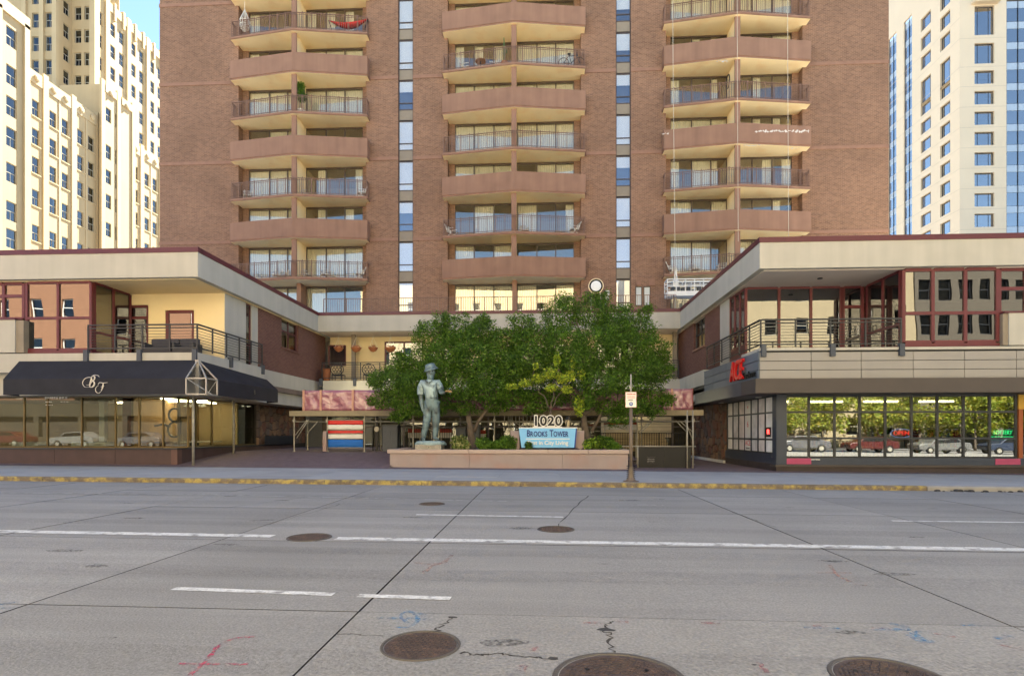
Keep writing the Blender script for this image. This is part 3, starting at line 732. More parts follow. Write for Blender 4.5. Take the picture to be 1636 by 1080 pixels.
# upper storey walls
YB_=24.75; XS=-14.25
x_d0,x_d1=xat(203,YB_),xat(237,YB_); x_w0,x_w1=xat(264,YB_),xat(310,YB_)
zt=ZS-.03
holes=[(x_d0+18.6+.0,x_d1+18.6,0.02,2.55),(x_w0+18.6,x_w1+18.6,.35,2.3)]
wl=MB().wall((-18.6,YB_,ZD),(1,0,0),(0,-1,0),XS+18.6,zt-ZD,holes,.22)
wl.build('yellow_wall',m_yellow,LW)
# court side wall: grey-cream strip, slit window, brick
y_s0,y_s1,y_s2=yat(393,XS),yat(402,XS),yat(412,XS); YE=36.6
wl=MB(); wl.add([(XS,YB_,ZD),(XS,y_s0,ZD),(XS,y_s0,zt),(XS,YB_,zt)],[(0,1,2,3)]); wl.add([(XS,y_s1,ZD),(XS,y_s2,ZD),(XS,y_s2,zt),(XS,y_s1,zt)],[(0,1,2,3)])
wl.add([(XS,y_s0,ZD),(XS,y_s0,zt),(XS-.2,y_s0,zt),(XS-.2,y_s0,ZD)],[(0,1,2,3)]); wl.add([(XS,y_s1,ZD),(XS,y_s1,zt),(XS-.2,y_s1,zt),(XS-.2,y_s1,ZD)],[(0,1,2,3)])
wl.build('side_wall',m_cream,LW)
glazing(LW,(XS-.05,y_s0,ZD),(0,1,0),(1,0,0),[.03,y_s1-y_s0-.03],[ZD+.05,ZD+1.0,zt-.04],m_maroon,m_glass_u,.06,.08,'slit_window')
y_w0,y_w1=yat(449,XS),yat(476,XS); z_w0,z_w1=zat(462,559,(y_w0+y_w1)/2),zat(462,508,(y_w0+y_w1)/2)
MB().wall((XS+.03,y_s2,ZD),(0,1,0),(1,0,0),YE-y_s2,zt-ZD,[(y_w0-y_s2,y_w1-y_s2,z_w0-ZD,z_w1-ZD)],.16).add([(XS+.03,y_s2,ZD),(XS+.03,y_s2,zt),(XS-.3,y_s2,zt),(XS-.3,y_s2,ZD)],[(0,1,2,3)]).build('brick_wall',brick_wing,LW)
W_=y_w1-y_w0
glazing(LW,(XS-.08,y_w0,z_w0),(0,1,0),(1,0,0),[.04,W_/2,W_-.04],[z_w0+.04,(z_w0+z_w1)/2+.05,z_w1-.04],m_maroon,m_glass_u,.07,.08,'brick_wall_window')
MB().box(XS-.05,XS+.1,y_w0-.1,y_w1+.1,z_w0-.09,z_w0).build('window_sill',brick_wing,LW)
# dark void behind windows
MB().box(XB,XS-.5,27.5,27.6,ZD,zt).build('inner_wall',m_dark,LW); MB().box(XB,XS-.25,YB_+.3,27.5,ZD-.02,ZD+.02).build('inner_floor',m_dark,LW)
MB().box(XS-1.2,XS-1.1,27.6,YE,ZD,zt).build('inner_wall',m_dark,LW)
# front glass bay, angled return and door
xg0,xg1=xat(40,22.45),-18.6
cx=xat(92,22.45)-xg0
glazing(LW,(xg0,22.45,ZD+.12),(1,0,0),(0,-1,0),[.05,cx,xg1-xg0-.05],[ZD+.2,zat(92,508,22.45),zt-.05],m_maroonl,m_glass_u,.1,.12,'window_bay')
MB().box(xg0-.0,xg1,22.44,22.6,ZD+.02,ZD+.15).build('bay_sill',m_maroonl,LW)
glazing(LW,(-18.6,22.6,ZD),(0,1,0),(1,0,0),[.05,1.1,YB_-22.6-.04],[ZD+.1,ZD+.95,zt-.04],m_maroonl,m_glass_u,.1,.1,'return_window')
d=glazing(LW,(x_d0,YB_+.03,ZD),(1,0,0),(0,-1,0),[.05,x_d1-x_d0-.05],[ZD+.07,ZD+1.98,ZD+2.5],m_maroonl,m_glass_u,.12,.1,'balcony_door')
MB().tube([(x_d0+.2,YB_-.04,ZD+.85),(x_d0+.2,YB_-.08,ZD+.9),(x_d0+.2,YB_-.08,ZD+1.2),(x_d0+.2,YB_-.04,ZD+1.25)],.018).build('handle',m_white,d)
glazing(LW,(x_w0,YB_+.03,ZD),(1,0,0),(0,-1,0),[.06,x_w1-x_w0-.06],[ZD+.42,ZD+2.24],m_maroonl,m_glass_u,.14,.1,'wall_window')
# far left: two-row windows above a cream parapet
xq=xat(38,22.3); xp=xat(27,22.3)
glazing(LW,(XB,22.5,ZD),(1,0,0),(0,-1,0),[XB*0+.05]+[xat(p,22.5)-XB for p in (-70,-28,5,37)],[zat(20,509,22.5),zat(20,473,22.5),zt-.06],m_maroonl,m_glass_u,.12,.12,'clerestory_window')
zp=zat(20,511,22.2)
MB().box(XB,xp,22.21,22.48,ZD+.05,zp).build('parapet_wall',m_cream,LW); MB().box(xp+.002,xq+.03,22.26,22.7,ZD+.05,zp-.01).build('parapet_return',m_spandrel,LW)
MB().box(XB,xp+.03,22.17,22.5,zp,zp+.06).build('parapet_cap',m_maroon,LW)
# second floor slab and its cream edge, following the court side
MB().box(XB,XLc,YF,27.7,ZD-.78,ZD).build('floor_band',m_cream,LW)
MB().box(XB,XS+.1,27.7,YE,ZD-.78,ZD).build('floor_band',m_cream,LW)
MB().box(XB,XLc-.4,22.62,36.5,ZD-1.7,ZD-.78).build('shop_lintel',m_cream,LW)
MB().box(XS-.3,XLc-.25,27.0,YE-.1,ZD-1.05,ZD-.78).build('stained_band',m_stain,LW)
# balcony guard
xr0=xat(139,YF)
rl=deck_rail(LW,[(xr0,YF+.06),(XLc-.06,YF+.06),(XLc-.06,27.6)],ZD+.1)
brackets(LW,[(xr0,YF),(xat(224,YF),YF),(XLc-.1,YF-.01),(XLc+.02,24.6),(XLc+.02,27.5)],ZD)
# furniture on the balcony
for px,lb in ((258,'dark wicker sofa behind the left balcony rail'),(297,'dark wicker armchair by the balcony corner, left wing')):
    c=at(px,540,23.6); t=thing('wicker_seat',lb,'sofa',(c.x,23.6,ZD)); w_=.62 if px<270 else .42
    MB().box(c.x-w_,c.x+w_,23.3,23.95,ZD+.05,ZD+.42).build('seat',m_dkmetal,t,bevel=.05); MB().box(c.x-w_,c.x+w_,23.8,24.0,ZD+.42,ZD+.85).build('backrest',M('charcoal_cushion',(.06,.06,.075),.9),t,bevel=.06)
    for s in (-1,1): MB().box(c.x+s*w_-.08,c.x+s*w_+.08,23.3,24.0,ZD+.05,ZD+.6).build('arm',m_dkmetal,t,bevel=.03)
# ground floor: brown base, glass, posts
YB0=23.0; XB0=-15.3; zg=lambda x:gnd(x)+.14
zb=.97
xs_=[XB]+[xat(p,YB0) for p in (-60,-5,87,184)]+[XB0]
for a,b in zip(xs_[:-1],xs_[1:]): MB().box(a+.006,b-.006,YB0,YB0+.2,.0,zb-.06).build('base_panel',m_base,LW)
MB().box(XB,XB0-.22,YB0+.22,YB0+.7,.0,zb-.08).build('base_core',m_black,LW); MB().box(XB,XB0+.04,YB0-.05,YB0+.6,zb-.06,zb).build('shop_sill',m_dkmetal,LW)
MB().box(XB0-.25,XB0+.02,YB0-.02,YB0+.3,.0,zb-.06).build('base_post',M('base_corner_post',(.13,.072,.06),.6),LW)
ys_=[YB0+.3,24.9,26.4,27.7,29.2,30.4,31.6,32.9,34.4]
for a,b in zip(ys_[:-1],ys_[1:]): MB().box(XB0-.2,XB0,a+.008,b-.008,.0,zb-.06+.0*a).build('base_panel',m_base,LW)
MB().box(XB0-.6,XB0+.05,YB0+.6,34.4,zb-.06,zb).build('shop_sill',m_dkmetal,LW)
YG1=23.5; zgt=3.18
m_brf=M('brass_mullion',(.16,.115,.045),.4,.15,3,metal=.4)
px_m=[-60,38,75,130,184,222,260,300]
xm=[xat(p,YG1) for p in px_m]
glazing(LW,(xm[0],YG1,zb),(1,0,0),(0,-1,0),[x-xm[0] for x in xm],[zb+.03,zgt],m_brf,m_glass_l,.06,.08,'shop_window')
glazing(LW,(-15.62,YG1+.1,zb),(0,1,0),(1,0,0),[.04,1.25,2.5,yat(410,-15.62)-YG1-.1],[zb+.03,zgt],m_brf,m_glass_l,.07,.08,'side_shop_window')
yst=yat(411,-15.5)
MB().box(-16.2,-15.55,yst,YE,.0,ZD-.78).build('stone_backing',m_mort,LW)
stone_wall(LW,(-15.55,yst,zb+.0),(0,1,0),(1,0,0),YE-yst-.2,3.0,.42,m_st,m_mort)
MB().box(XB0+.02,XB0+.05,30.5,34.3,.9,1.45).build('low_rail_panel',m_dkmetal,LW)
# shop room
MB().box(XB,-16.0,29.0,29.1,.2,3.4).build('shop_back_wall',M('shop_wall',(.34,.26,.15),.9,.1,1),LW); MB().box(XB,-15.7,YG1+.2,29,.4,.5).build('shop_floor',m_room,LW)
MB().box(XB,-15.8,YG1+.2,29,3.2,3.25).build('shop_ceiling',m_room,LW)
for px,lb in ((47,'pale planter box at the far left inside the left shop window'),(148,'long pale planter box in the middle of the left shop window'),(255,'pinkish planter box on the right inside the left shop window')):
    c=at(px,705,24.1); w_=.6 if px<60 else .8
    t=thing('display_box',lb,'planter box',(c.x,24.1,.97)); MB().box(c.x-w_,c.x+w_,23.85,24.35,.97,1.22).build('box_wall',m_conc if px!=255 else m_band,t,bevel=.02); MB().box(c.x-w_+.04,c.x+w_-.04,23.9,24.3,1.2,1.225).build('soil',m_asph,t)
c=at(165,660,24.3); tag(MB().box(c.x-.12,c.x+.12,24.2,24.4,1.0,3.1).box(c.x-.15,c.x+.15,24.17,24.43,3.0,3.1).build('white_column',m_white),'narrow white lettered column inside the left shop window','column')
c=at(205,660,24.7); tag(MB().box(c.x-.2,c.x+.2,24.6,25.0,.5,3.2).box(c.x-.24,c.x+.24,24.56,25.04,.5,.7).build('brown_column',M('redwood',(.16,.05,.03),.6,.2,3)),'reddish brown column inside the left shop behind the mullions','column')
# ornament of iron loops
mb=MB(); c=at(279,676,24.0)
for cz,r in ((c.z+.36,.26),(c.z-.28,.3)): mb.tube([(c.x+r*math.cos(a),24.0,cz+r*1.1*math.sin(a)) for a in [k*.3+.5 for k in range(19)]],.045,6)
mb.tube([(c.x+.2,24.0,c.z+.5),(c.x+.28,24,c.z),(c.x+.22,24,c.z-.4)],.045,6); mb.tube([(c.x+.2,24,c.z+.25),(c.x+.8,24,c.z+.25)],.03,6); mb.tube([(c.x-.9,24,c.z-.12),(c.x-.5,24,c.z-.05),(c.x-.2,24,c.z-.15)],.05,6)
mb.tube([(c.x,24,c.z+.6),(c.x,24,3.1)],.012,6)
tag(mb.build('iron_ornament',m_dkmetal),'black looped iron ornament hanging inside the left shop window','ornament')
# lit ceiling lamps inside the left shop
m_lamp=M('lamp_glow',(1,.85,.6),.5,0,1,fine=0,emit=8)
for k,(x,y) in enumerate(((-20.5,27.5),(-17.2,26.6))):
    t=tag(MB().box(x-1.0,x+1.0,y-.06,y+.06,3.12,3.19).build('ceiling_lamp',m_lamp),('left' if k==0 else 'right')+' one of two warm strip lamps on the left shop ceiling','lamp','left shop lamps')
# window lettering, mirrored-looking notice
mb=MB()
for z,x0,x1,h in ((zat(90,635,YG1),72,106,.13),(zat(88,642,YG1),73,85,.05),(zat(88,642,YG1),97,108,.05),(zat(80,647,YG1),73,86,.03)):
    x=xat(x0,YG1)
    while x<xat(x1,YG1): w_=random.uniform(.04,.11); mb.box(x,x+w_,YG1-.014,YG1-.01,z-h/2*random.uniform(.6,1),z+h/2*random.uniform(.6,1)); x+=w_+random.uniform(.015,.06)
mb.build('window_lettering',m_white,LW)
MB().box(-18.2,-18.1,24.2,29.0,.5,3.2).build('display_wall',M('warm_wood_panel',(.22,.13,.05),.7,.2,2),LW)
for y_,lb in ((25.3,'front'),(27.6,'rear')): tag(MB().box(-17.0,-16.85,y_-.9,y_+.9,3.12,3.19).build('ceiling_lamp',M('dim_lamp_glow',(1,.82,.55),.5,0,1,fine=0,emit=4)),lb+' warm strip lamp behind the side window under the awning','lamp','left shop lamps')
for k in range(3): 
    t=thing('display_table',('nearest','middle','farthest')[k]+' low display table behind the side windows under the awning','table',(-17.2,24.9+k*1.7,.5)); MB().box(-17.6,-16.7,24.4+k*1.7,25.4+k*1.7,1.15,1.2).build('table_top',m_white,t)
    for sx in (-17.5,-16.8): MB().box(sx-.03,sx+.03,24.5+k*1.7,24.6+k*1.7,.5,1.15).build('leg',m_dkmetal,t)
# posts that carry awning and deck
for x,y,lb in ((-14.5,22.85,'front'),(-14.75,26.4,'rear')):
    t=thing('steel_post','slim grey steel post under the awning, the '+('one at the street corner' if lb=='front' else 'one set back by the side window'),'post',(x,y,0),'awning posts')
    MB().tube([(x,y,zplaza(x,y)-.02),(x,y,ZD-.8)],.055,10).build('shaft',m_steel,t,smooth=True); MB().lathe((x,y,zplaza(x,y)+1.0),[(.065,0),(.065,.05)],10).build('collar',m_steel,t)
# ---------------------------------------------------------------- awning
aw=thing('awning','dark navy fabric awning with silver script monogram wrapping the left corner','awning',(-17,21.8,3.2))
YE_,XE_=21.3,-13.0; zt1,zt2,zv=4.56,3.74,3.12
xe0,xt0=xat(5,YE_),xat(32,YF)
def sheet3(q,th,name,mt,par):
    q=[Vector(p) for p in q]; n=(q[1]-q[0]).cross(q[3]-q[0]).normalized()*th; k=len(q)
    return MB().add(q+[p-n for p in q],[tuple(range(k)),tuple(range(k,2*k))[::-1]]+[(i,k+i,k+(i+1)%k,(i+1)%k) for i in range(k)]).build(name,mt,par)
sheet3([(xe0,YE_,zt2),(-13.8,YE_,zt2),(-13.95,YF-.04,zt1),(xt0,YF-.04,zt1)],.015,'front_slope',m_navyf,aw)
v=sheet3([(xe0,YE_,zv),(-13.8,YE_,zv),(-13.8,YE_,zt2-.003),(xe0,YE_,zt2-.003)],.015,'front_valance',m_navyf,aw)
sheet3([(xe0,YE_+.016,zv),(xe0,YE_+.016,zt2),(xt0,YF-.04,zt1),(xt0,YF-.04,zv)],.012,'end_panel',m_navyf,aw)
sheet3([(XE_,22.05,zt2),(XE_,27.3,zt2),(XLc+.04,27.9,zt1-.25),(XLc+.04,22.2,zt1)],.015,'side_slope',m_navyf,aw)
sheet3([(XE_,22.05,zv),(XE_,27.3,zv),(XE_,27.3,zt2-.003),(XE_,22.05,zt2-.003)],.015,'side_valance',m_navyf,aw)
sheet3([(XE_-.02,27.3,zv),(XLc+.04,27.9,zv),(XLc+.04,27.9,zt1-.25),(XE_-.02,27.3,zt2)],.012,'end_panel',m_navyf,aw)
mb=MB(); m_frame=M('awning_frame_metal',(.42,.40,.37),.45,.15,5,metal=.4)
A=(-13.85,YF-.06,zt1); 
for e0,e1 in (((-13.8,YE_,zt2),(-13.8,YE_,zv)),((XE_,YE_,zt2),(XE_,YE_,zv)),((XE_,22.05,zt2),(XE_,22.05,zv))): mb.bar(A,e0,.045); mb.bar(e0,e1,.045)
for z in (zt2,zv): mb.bar((-13.8,YE_,z),(XE_,YE_,z),.045); mb.bar((XE_,YE_,z),(XE_,22.05,z),.045)
mb.bar((-13.8,YE_,zt2),(-13.2,YF-.05,zv),.03); mb.bar((XE_,22.05,zt2),(-13.5,YF-.05,zv),.03); mb.bar((-13.85,YF-.06,zt1),(-13.85,YF-.06,zv),.16); mb.bar((-13.85,YF-.06,zt2+.02),(-13.2,YE_+.1,zt2+.02),.03)
mb.build('corner_frame',m_frame,aw)
# B F monogram in silver script
m_silver=M('silver_letters',(.75,.68,.58),.35,.05,metal=.3,spec=.6)
def script(strokes,c,s,name):
    mb=MB()
    for st,wd in strokes:
        P=[Vector((c[0]+x*s,YE_-.035,c[2]+z*s)) for x,z in st]; out=[]
        for i in range(len(P)-1):
            p0=P[max(i-1,0)];p1=P[i];p2=P[i+1];p3=P[min(i+2,len(P)-1)]
            for k in range(6):
                t=k/6; out.append(.5*((2*p1)+(p2-p0)*t+(2*p0-5*p1+4*p2-p3)*t*t+(3*p1-p0-3*p2+p3)*t**3))
        out.append(P[-1]); n=len(out)
        mb.tube(out,[max(.4,math.sin(math.pi*(i+.5)/n)**.6)*wd*1.55*s for i in range(n)],6)
    return mb.build(name,m_silver,v,smooth=True)
c=at(145,612,YE_)
script([([(.10,-.55),(.16,-.1),(.34,.62)],.05),([(.30,.62),(.55,.78),(.72,.55),(.55,.22),(.28,.12)],.045),([(.28,.12),(.6,.1),(.66,-.25),(.4,-.52),(.05,-.52)],.055),
        ([(.05,-.52),(-.5,-.5),(-.75,-.05),(-.5,.42),(0,.6),(.32,.5),(.38,.1),(.05,-.25),(-.3,-.3)],.028),([(.3,.62),(.6,.85),(1.1,.8),(1.25,.6)],.022)],(c.x-.05,0,c.z+.02),.34,'letter')
script([([(.35,.35),(.3,-.1),(.1,-.6)],.05),([(-.3,.15),(-.1,.4),(.35,.36),(.9,.42)],.035),([(.1,-.6),(-.2,-.85),(-.55,-.65),(-.55,-.2),(-.2,.1)],.026),([(.05,-.1),(.3,-.05),(.5,.02)],.028)],(c.x+.42,0,c.z-.12),.33,'letter')
text('B',.28,(XE_+.02,25.0,3.45),M('faint_letters',(.10,.085,.07),.6),v,.004,Matrix.Rotation(R(90),4,'Z')@Matrix.Rotation(R(90),4,'X'),'letter')

# ---------------------------------------------------------------- right wing
RW=thing('right_wing','two-storey beige shop wing with maroon windows and panelled band, right side','building',(14,24,0))
XE2=36.0
for (x0,x1,y0,y1) in ((XRc,XE2,YF,YF+.25),(XRc,XRc+.25,YF+.25,YR)):
    MB().box(x0,x1,y0,y1,ZS,ZC-.2).build('roof_band',m_cream,RW)
    MB().box(x0-.03,x1+.02,y0-.03,y1+.02,ZC-.2,ZC).build('coping',m_maroon,RW)
MB().box(XRc+.25,XE2,YF+.25,TY-.01,ZS+.02,ZC-.25).build('roof',m_conc,RW)
MB().box(XRc+.25,XE2,YF+.25,TY-.02,ZS-.03,ZS+.02).build('soffit',m_soff_g,RW)
for px in (1312,): 
    c=at(px,447,23.5); MB().lathe((c.x,23.6,ZS-.06),[(.1,0),(.1,.03)],16).build('downlight',m_black,RW)
YB2=24.9; XS2=8.85; XG2=13.9
xd0,xd1=xat(1345,YB2),XG2-.08
xsw=[XS2+.05,xat(1245,YB2),xat(1296,YB2),xd0-.02]
glazing(RW,(0,YB2,ZD),(1,0,0),(0,-1,0),xsw,[ZD+.08,zat(1290,481,YB2),zt-.04] if False else [ZD+.08,zt-.04],m_maroonl,m_glass_u,.11,.1,'balcony_window')
d=glazing(RW,(0,YB2,ZD),(1,0,0),(0,-1,0),[xd0+.06,xd1-.02],[ZD+.08,ZD+2.15,zt-.04],m_maroonl,m_glass_u,.13,.1,'balcony_door')
MB().tube([(xd1-.25,YB2-.02,ZD+.95),(xd1-.25,YB2-.08,ZD+1.0),(xd1-.25,YB2-.08,ZD+1.3),(xd1-.25,YB2-.02,ZD+1.35)],.02).build('handle',m_white,d)
glazing(RW,(XG2,22.5,ZD),(0,1,0),(-1,0,0),[.1,1.2,2.33],[ZD+.1,ZD+.95,zt-.04],m_maroonl,m_glass_u,.1,.1,'return_window')
xg1b=xat(1597,22.4)
glazing(RW,(XG2,22.4,ZD+.1),(1,0,0),(0,-1,0),[.06]+[xat(p,22.4)-XG2 for p in (1491,1543)]+[xg1b-XG2-.06],[ZD+.22,zat(1515,500,22.4),zt-.05],m_maroonl,m_glass_u,.12,.12,'window_bay')
MB().box(XG2,xg1b,22.39,22.6,ZD+.04,ZD+.16).build('bay_sill',m_maroonl,RW)
xq2=xat(1609,22.3); zp2=zat(1620,500,22.3)
glazing(RW,(0,22.5,ZD),(1,0,0),(0,-1,0),[xg1b+.08]+[xat(p,22.5) for p in (1640,1690,1740)],[zp2+.05,zat(1620,461,22.5),zt-.05],m_maroonl,m_glass_u,.13,.12,'clerestory_window')
MB().box(xq2,XE2,22.21,22.48,ZD+.05,zp2-.02).build('parapet_wall',m_cream,RW); MB().box(xg1b+.01,xq2-.002,22.26,22.6,ZD+.05,zp2-.03).build('parapet_return',m_spandrel,RW)
MB().box(xg1b+.02,XE2,22.19,22.5,zp2-.02,zp2+.04).build('parapet_cap',m_maroon,RW)
# court side of the upper storey
ya,yb_,yc=YB2,yat(1166,XS2),yat(1151,XS2)
glazing(RW,(XS2,YB2+.05,ZD),(0,1,0),(-1,0,0),[.0,(yb_-ya)/3,2*(yb_-ya)/3,yb_-ya],[ZD+.55,zt-.04],m_maroonl,m_glass_u,.11,.1,'side_window')
MB().box(XS2-.01,XS2+.15,YB2+.05,yb_,ZD,ZD+.5).build('window_apron',m_maroonl,RW)
MB().box(XS2-.02,XS2+.25,yb_+.05,yc,ZD,zt).build('side_strip',m_cream,RW)
y_w0,y_w1=yat(1127,XS2),yat(1109,XS2); z_w0,z_w1=zat(1118,556,(y_w0+y_w1)/2),zat(1118,509,(y_w0+y_w1)/2)
MB().wall((XS2-.03,YE,ZD),(0,-1,0),(-1,0,0),YE-yc,zt-ZD,[(YE-y_w1,YE-y_w0,z_w0-ZD,z_w1-ZD)],.16).add([(XS2-.03,yc,ZD),(XS2+.3,yc,ZD),(XS2+.3,yc,zt),(XS2-.03,yc,zt)],[(0,1,2,3)]).build('brick_wall',brick_wing,RW)
W_=y_w1-y_w0
glazing(RW,(XS2+.1,y_w0,z_w0),(0,1,0),(-1,0,0),[.04,W_/2,W_-.04],[z_w0+.04,(z_w0+z_w1)/2,z_w1-.04],m_dkmetal,m_glass_u,.07,.08,'brick_wall_window')
MB().box(XS2-.1,XS2+.05,y_w0-.1,y_w1+.1,z_w0-.09,z_w0).build('window_sill',m_band,RW)
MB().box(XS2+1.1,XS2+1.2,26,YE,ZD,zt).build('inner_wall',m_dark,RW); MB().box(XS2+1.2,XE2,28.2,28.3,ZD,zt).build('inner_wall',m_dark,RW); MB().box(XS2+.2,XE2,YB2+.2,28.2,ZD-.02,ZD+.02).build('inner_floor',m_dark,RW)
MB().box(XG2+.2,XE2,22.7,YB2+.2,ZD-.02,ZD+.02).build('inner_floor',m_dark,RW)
# panelled band under the balcony
zpT,zpB=4.72,3.69
MB().box(XRc+.05,XE2,YF+.05,YE,zpB+.02,ZD-.1).build('band_core',m_black,RW)
MB().box(XRc-.0,XE2,YF-.03,24.2,ZD-.1,ZD).build('deck_edge',m_cream,RW)
xj=[XRc]+[xat(p,YF) for p in (1296,1376,1459,1541,1624)]; 
while xj[-1]<30: xj.append(xj[-1]+2.0)
zj=[zpB+(zpT-zpB)*k/3 for k in range(4)]
for a,b in zip(xj[:-1],xj[1:]):
    for c,d_ in zip(zj[:-1],zj[1:]): MB().box(a+.012,b-.012,YF,YF+.05,c+.012,d_-.012).build('cladding_panel',m_panelb,RW)
yj=[YF+.05,24.0,26.0,28.0,29.5]
zj2=[zpB+(ZD-.1-zpB)*k/3 for k in range(4)]
for a,b in zip(yj[:-1],yj[1:]):
    for c,d_ in zip(zj2[:-1],zj2[1:]): MB().box(XRc-.03,XRc+.05,a+.01,b-.01,c+.012,d_-.012).build('cladding_panel',m_panelg,RW)
MB().box(XRc-.02,XRc+.3,29.5,YE,ZD-.78,ZD).build('floor_band',m_cream,RW)
MB().box(XRc+.05,XRc+.3,29.5,YE,ZD-1.5,ZD-.95).build('floor_band',m_cream,RW)
MB().box(XRc-.25,XE2,YF-.25,23.5,3.13,zpB-.003).build('canopy_front',m_canopy,RW,bevel=.01)
MB().box(XRc-.25,XRc+1.3,23.5,30.4,3.13,zpB-.003).build('canopy_side',m_navym,RW)
MB().box(XRc+.3,XE2,23.5,36,3.2,3.6).build('ceiling_void',m_canopy,RW)
for px in (1236,): 
    c=at(px,628,23.0); MB().lathe((9.2,24.3,3.1),[(.12,0),(.12,.028)],16).build('downlight',m_white,RW); MB().lathe((9.0,28.6,3.1),[(.12,0),(.12,.028)],16).build('downlight',m_white,RW)
# balcony guard
xr1=xat(1441,YF)
deck_rail(RW,[(XRc+.06,29.3),(XRc+.06,YF+.06),(xr1,YF+.06)],ZD+.05,step=1.25)
brackets(RW,[(XRc+.12,YF-.02),(xat(1329,YF),YF-.02),(xat(1439,YF),YF-.02)],ZD)
def marks(c,w_,h,mt,par,n=9):
    mb=MB(); x=c[0]-w_/2
    while x<c[0]+w_/2: q=w_/n*random.uniform(.4,.9); mb.box(x,x+q,c[1]-.002,c[1]+.002,c[2]-h/2*random.uniform(.5,1),c[2]+h/2*random.uniform(.5,1)); x+=q+w_/n*.3
    return mb.build('print_marks',mt,par)
# shop front
XB2=9.4; YG2=23.25; zs0=.62
m_glass_r=GL('right_shop_glass',(.45,.46,.40),.20,0,.006,.5)
m_navyb=M('navy_shopfront',(.04,.048,.068),.5,.1,2,spec=.5)
m_plin=M('dark_plinth',(.055,.042,.04),.7,.2,2)
MB().box(XB2,XE2,YB0,YB0+.5,-.35,.26).build('base_plinth',m_plin,RW); MB().box(XB2-.05,XE2,YB0-.06,YB0+.5,.26,.34).build('base_ledge',m_canopy,RW); MB().box(XB2,XE2,YB0+.04,YB0+.5,.34,zs0).build('shop_apron',m_navyb,RW)
MB().box(XB2,XB2+.5,YB0+.5,29.2,-.35,.36).build('base_plinth',m_plin,RW); MB().box(XB2-.0,XB2+.5,YB0+.5,29.2,.36,zs0+.12).build('shop_apron',m_navyb,RW)
MB().box(XB2+.02,XB2+.42,YB0+.02,YB0+.44,.34,3.13).build('corner_column',m_navyb,RW)
xm=[xat(p,YG2) for p in (1252,1293,1334,1374,1415,1457,1498,1540,1582,1624)]
zr=[zs0+.02,zat(1400,700,YG2),zat(1400,658,YG2),3.12]
glazing(RW,(0,YG2,zs0),(1,0,0),(0,-1,0),xm,zr,m_dkmetal,m_glass_r,.075,.1,'shop_window')
ysd=[YB0+.5+ (29.1-YB0-.5)*k/7 for k in range(8)]
glazing(RW,(XB2+.06,0,zs0+.12),(0,1,0),(-1,0,0),ysd,[zs0+.14,zat(1200,701,26),zat(1200,662,26),3.12],m_dkmetal,m_glass_l,.07,.1,'side_shop_window')
YST=yat(1163,XB2)
MB().box(XB2+.06,XB2+.5,29.2,YE,-.3,3.4).build('stone_backing',m_mort,RW)
stone_wall(RW,(XB2+.06,YE-.1,.0),(0,-1,0),(-1,0,0),YE-29.3,3.2,.42,m_st,m_mort)
MB().box(XB2-.12,XB2+.0,29.2,35.5,.0,.22).build('stone_kerb',m_conc,RW)
x0=xat(1626,YG2)
m_rust=M('orange_door_paint',(.30,.085,.025),.5,.1,2)
for a,b in ((x0,x0+.16),(x0+1.3,x0+1.46)): MB().box(a,b,YG2-.05,YG2+.1,.0,2.55).build('door_frame',m_rust,RW)
MB().box(x0,x0+1.46,YG2-.04,YG2+.1,2.55,3.12).build('door_head',M('yellow_transom',(.62,.36,.05),.5,.08),RW)
MB().box(x0+.16,x0+1.3,YG2+.3,YG2+.34,.0,2.55).build('door_leaf',m_glass_f,RW)
MB().box(x0+1.5,XE2,YG2,YG2+.2,.3,3.12).build('shop_wall',m_navyb,RW)
for a,b in ((0,1),(8,9)): MB().box(xm[a]+.03,xm[b]-.03,YB0+.025,YB0+.04,.37,zs0-.02).build('apron_poster',M('pink_poster',(.42,.07,.15),.5,.1),RW)
marks((xat(1303,YB0),YB0+.035,zat(1303,734,YB0)),.32,.06,m_white,RW)
# shop interior
m_shelf=M('shop_shelf',(.45,.44,.40),.7)
MB().box(XB2+.3,XE2,30,30.1,.3,3.2).build('shop_back_wall',M('shop_wall_warm',(.55,.5,.36),.9),RW); MB().box(XB2+.3,XE2,YG2+.15,30,.28,.34).build('shop_floor',m_room,RW)
MB().box(XB2+.5,XE2,23.6,30,3.12,3.19).build('shop_ceiling',m_white,RW)
cols=[(.5,.05,.04),(.55,.42,.06),(.08,.2,.4),(.6,.58,.52),(.1,.3,.12),(.5,.22,.05),(.15,.15,.17)]
for k,x in enumerate((11.2,13.6,16.0,18.4)):
    t=thing('shop_shelf',['goods shelf nearest the corner inside the right shop','second goods shelf from the corner inside the right shop','third goods shelf from the corner inside the right shop','goods shelf nearest the lottery sign inside the right shop'][k],'shelf',(x,26,.34))
    MB().box(x-.03,x+.03,25.4,28.4,.34,2.0).build('shelf_back',m_shelf,t)
    for z in (.5,.95,1.4,1.85): MB().box(x-.35,x+.35,25.4,28.4,z,z+.03).build('shelf_board',m_shelf,t)
    gb=MB()
    for z in (.53,.98,1.43):
        for i in range(14): gb.box(x-.33,x-.1,25.45+i*.21,25.45+i*.21+random.uniform(.1,.19),z,z+random.uniform(.15,.36),i%7)
        for i in range(3): gb.box(x-.3+i*.2,x-.14+i*.2,25.38,25.5,z,z+random.uniform(.15,.36),(i*3+int(z*10))%7)
    o=gb.build('goods',[M('goods_%s'%n,c,.6) for n,c in zip(('red','yellow','blue','white','green','orange','grey'),cols)],t); o['kind']='stuff'
m_lamp2=M('shop_lamp_glow',(1,.9,.62),.5,0,1,fine=0,emit=4)
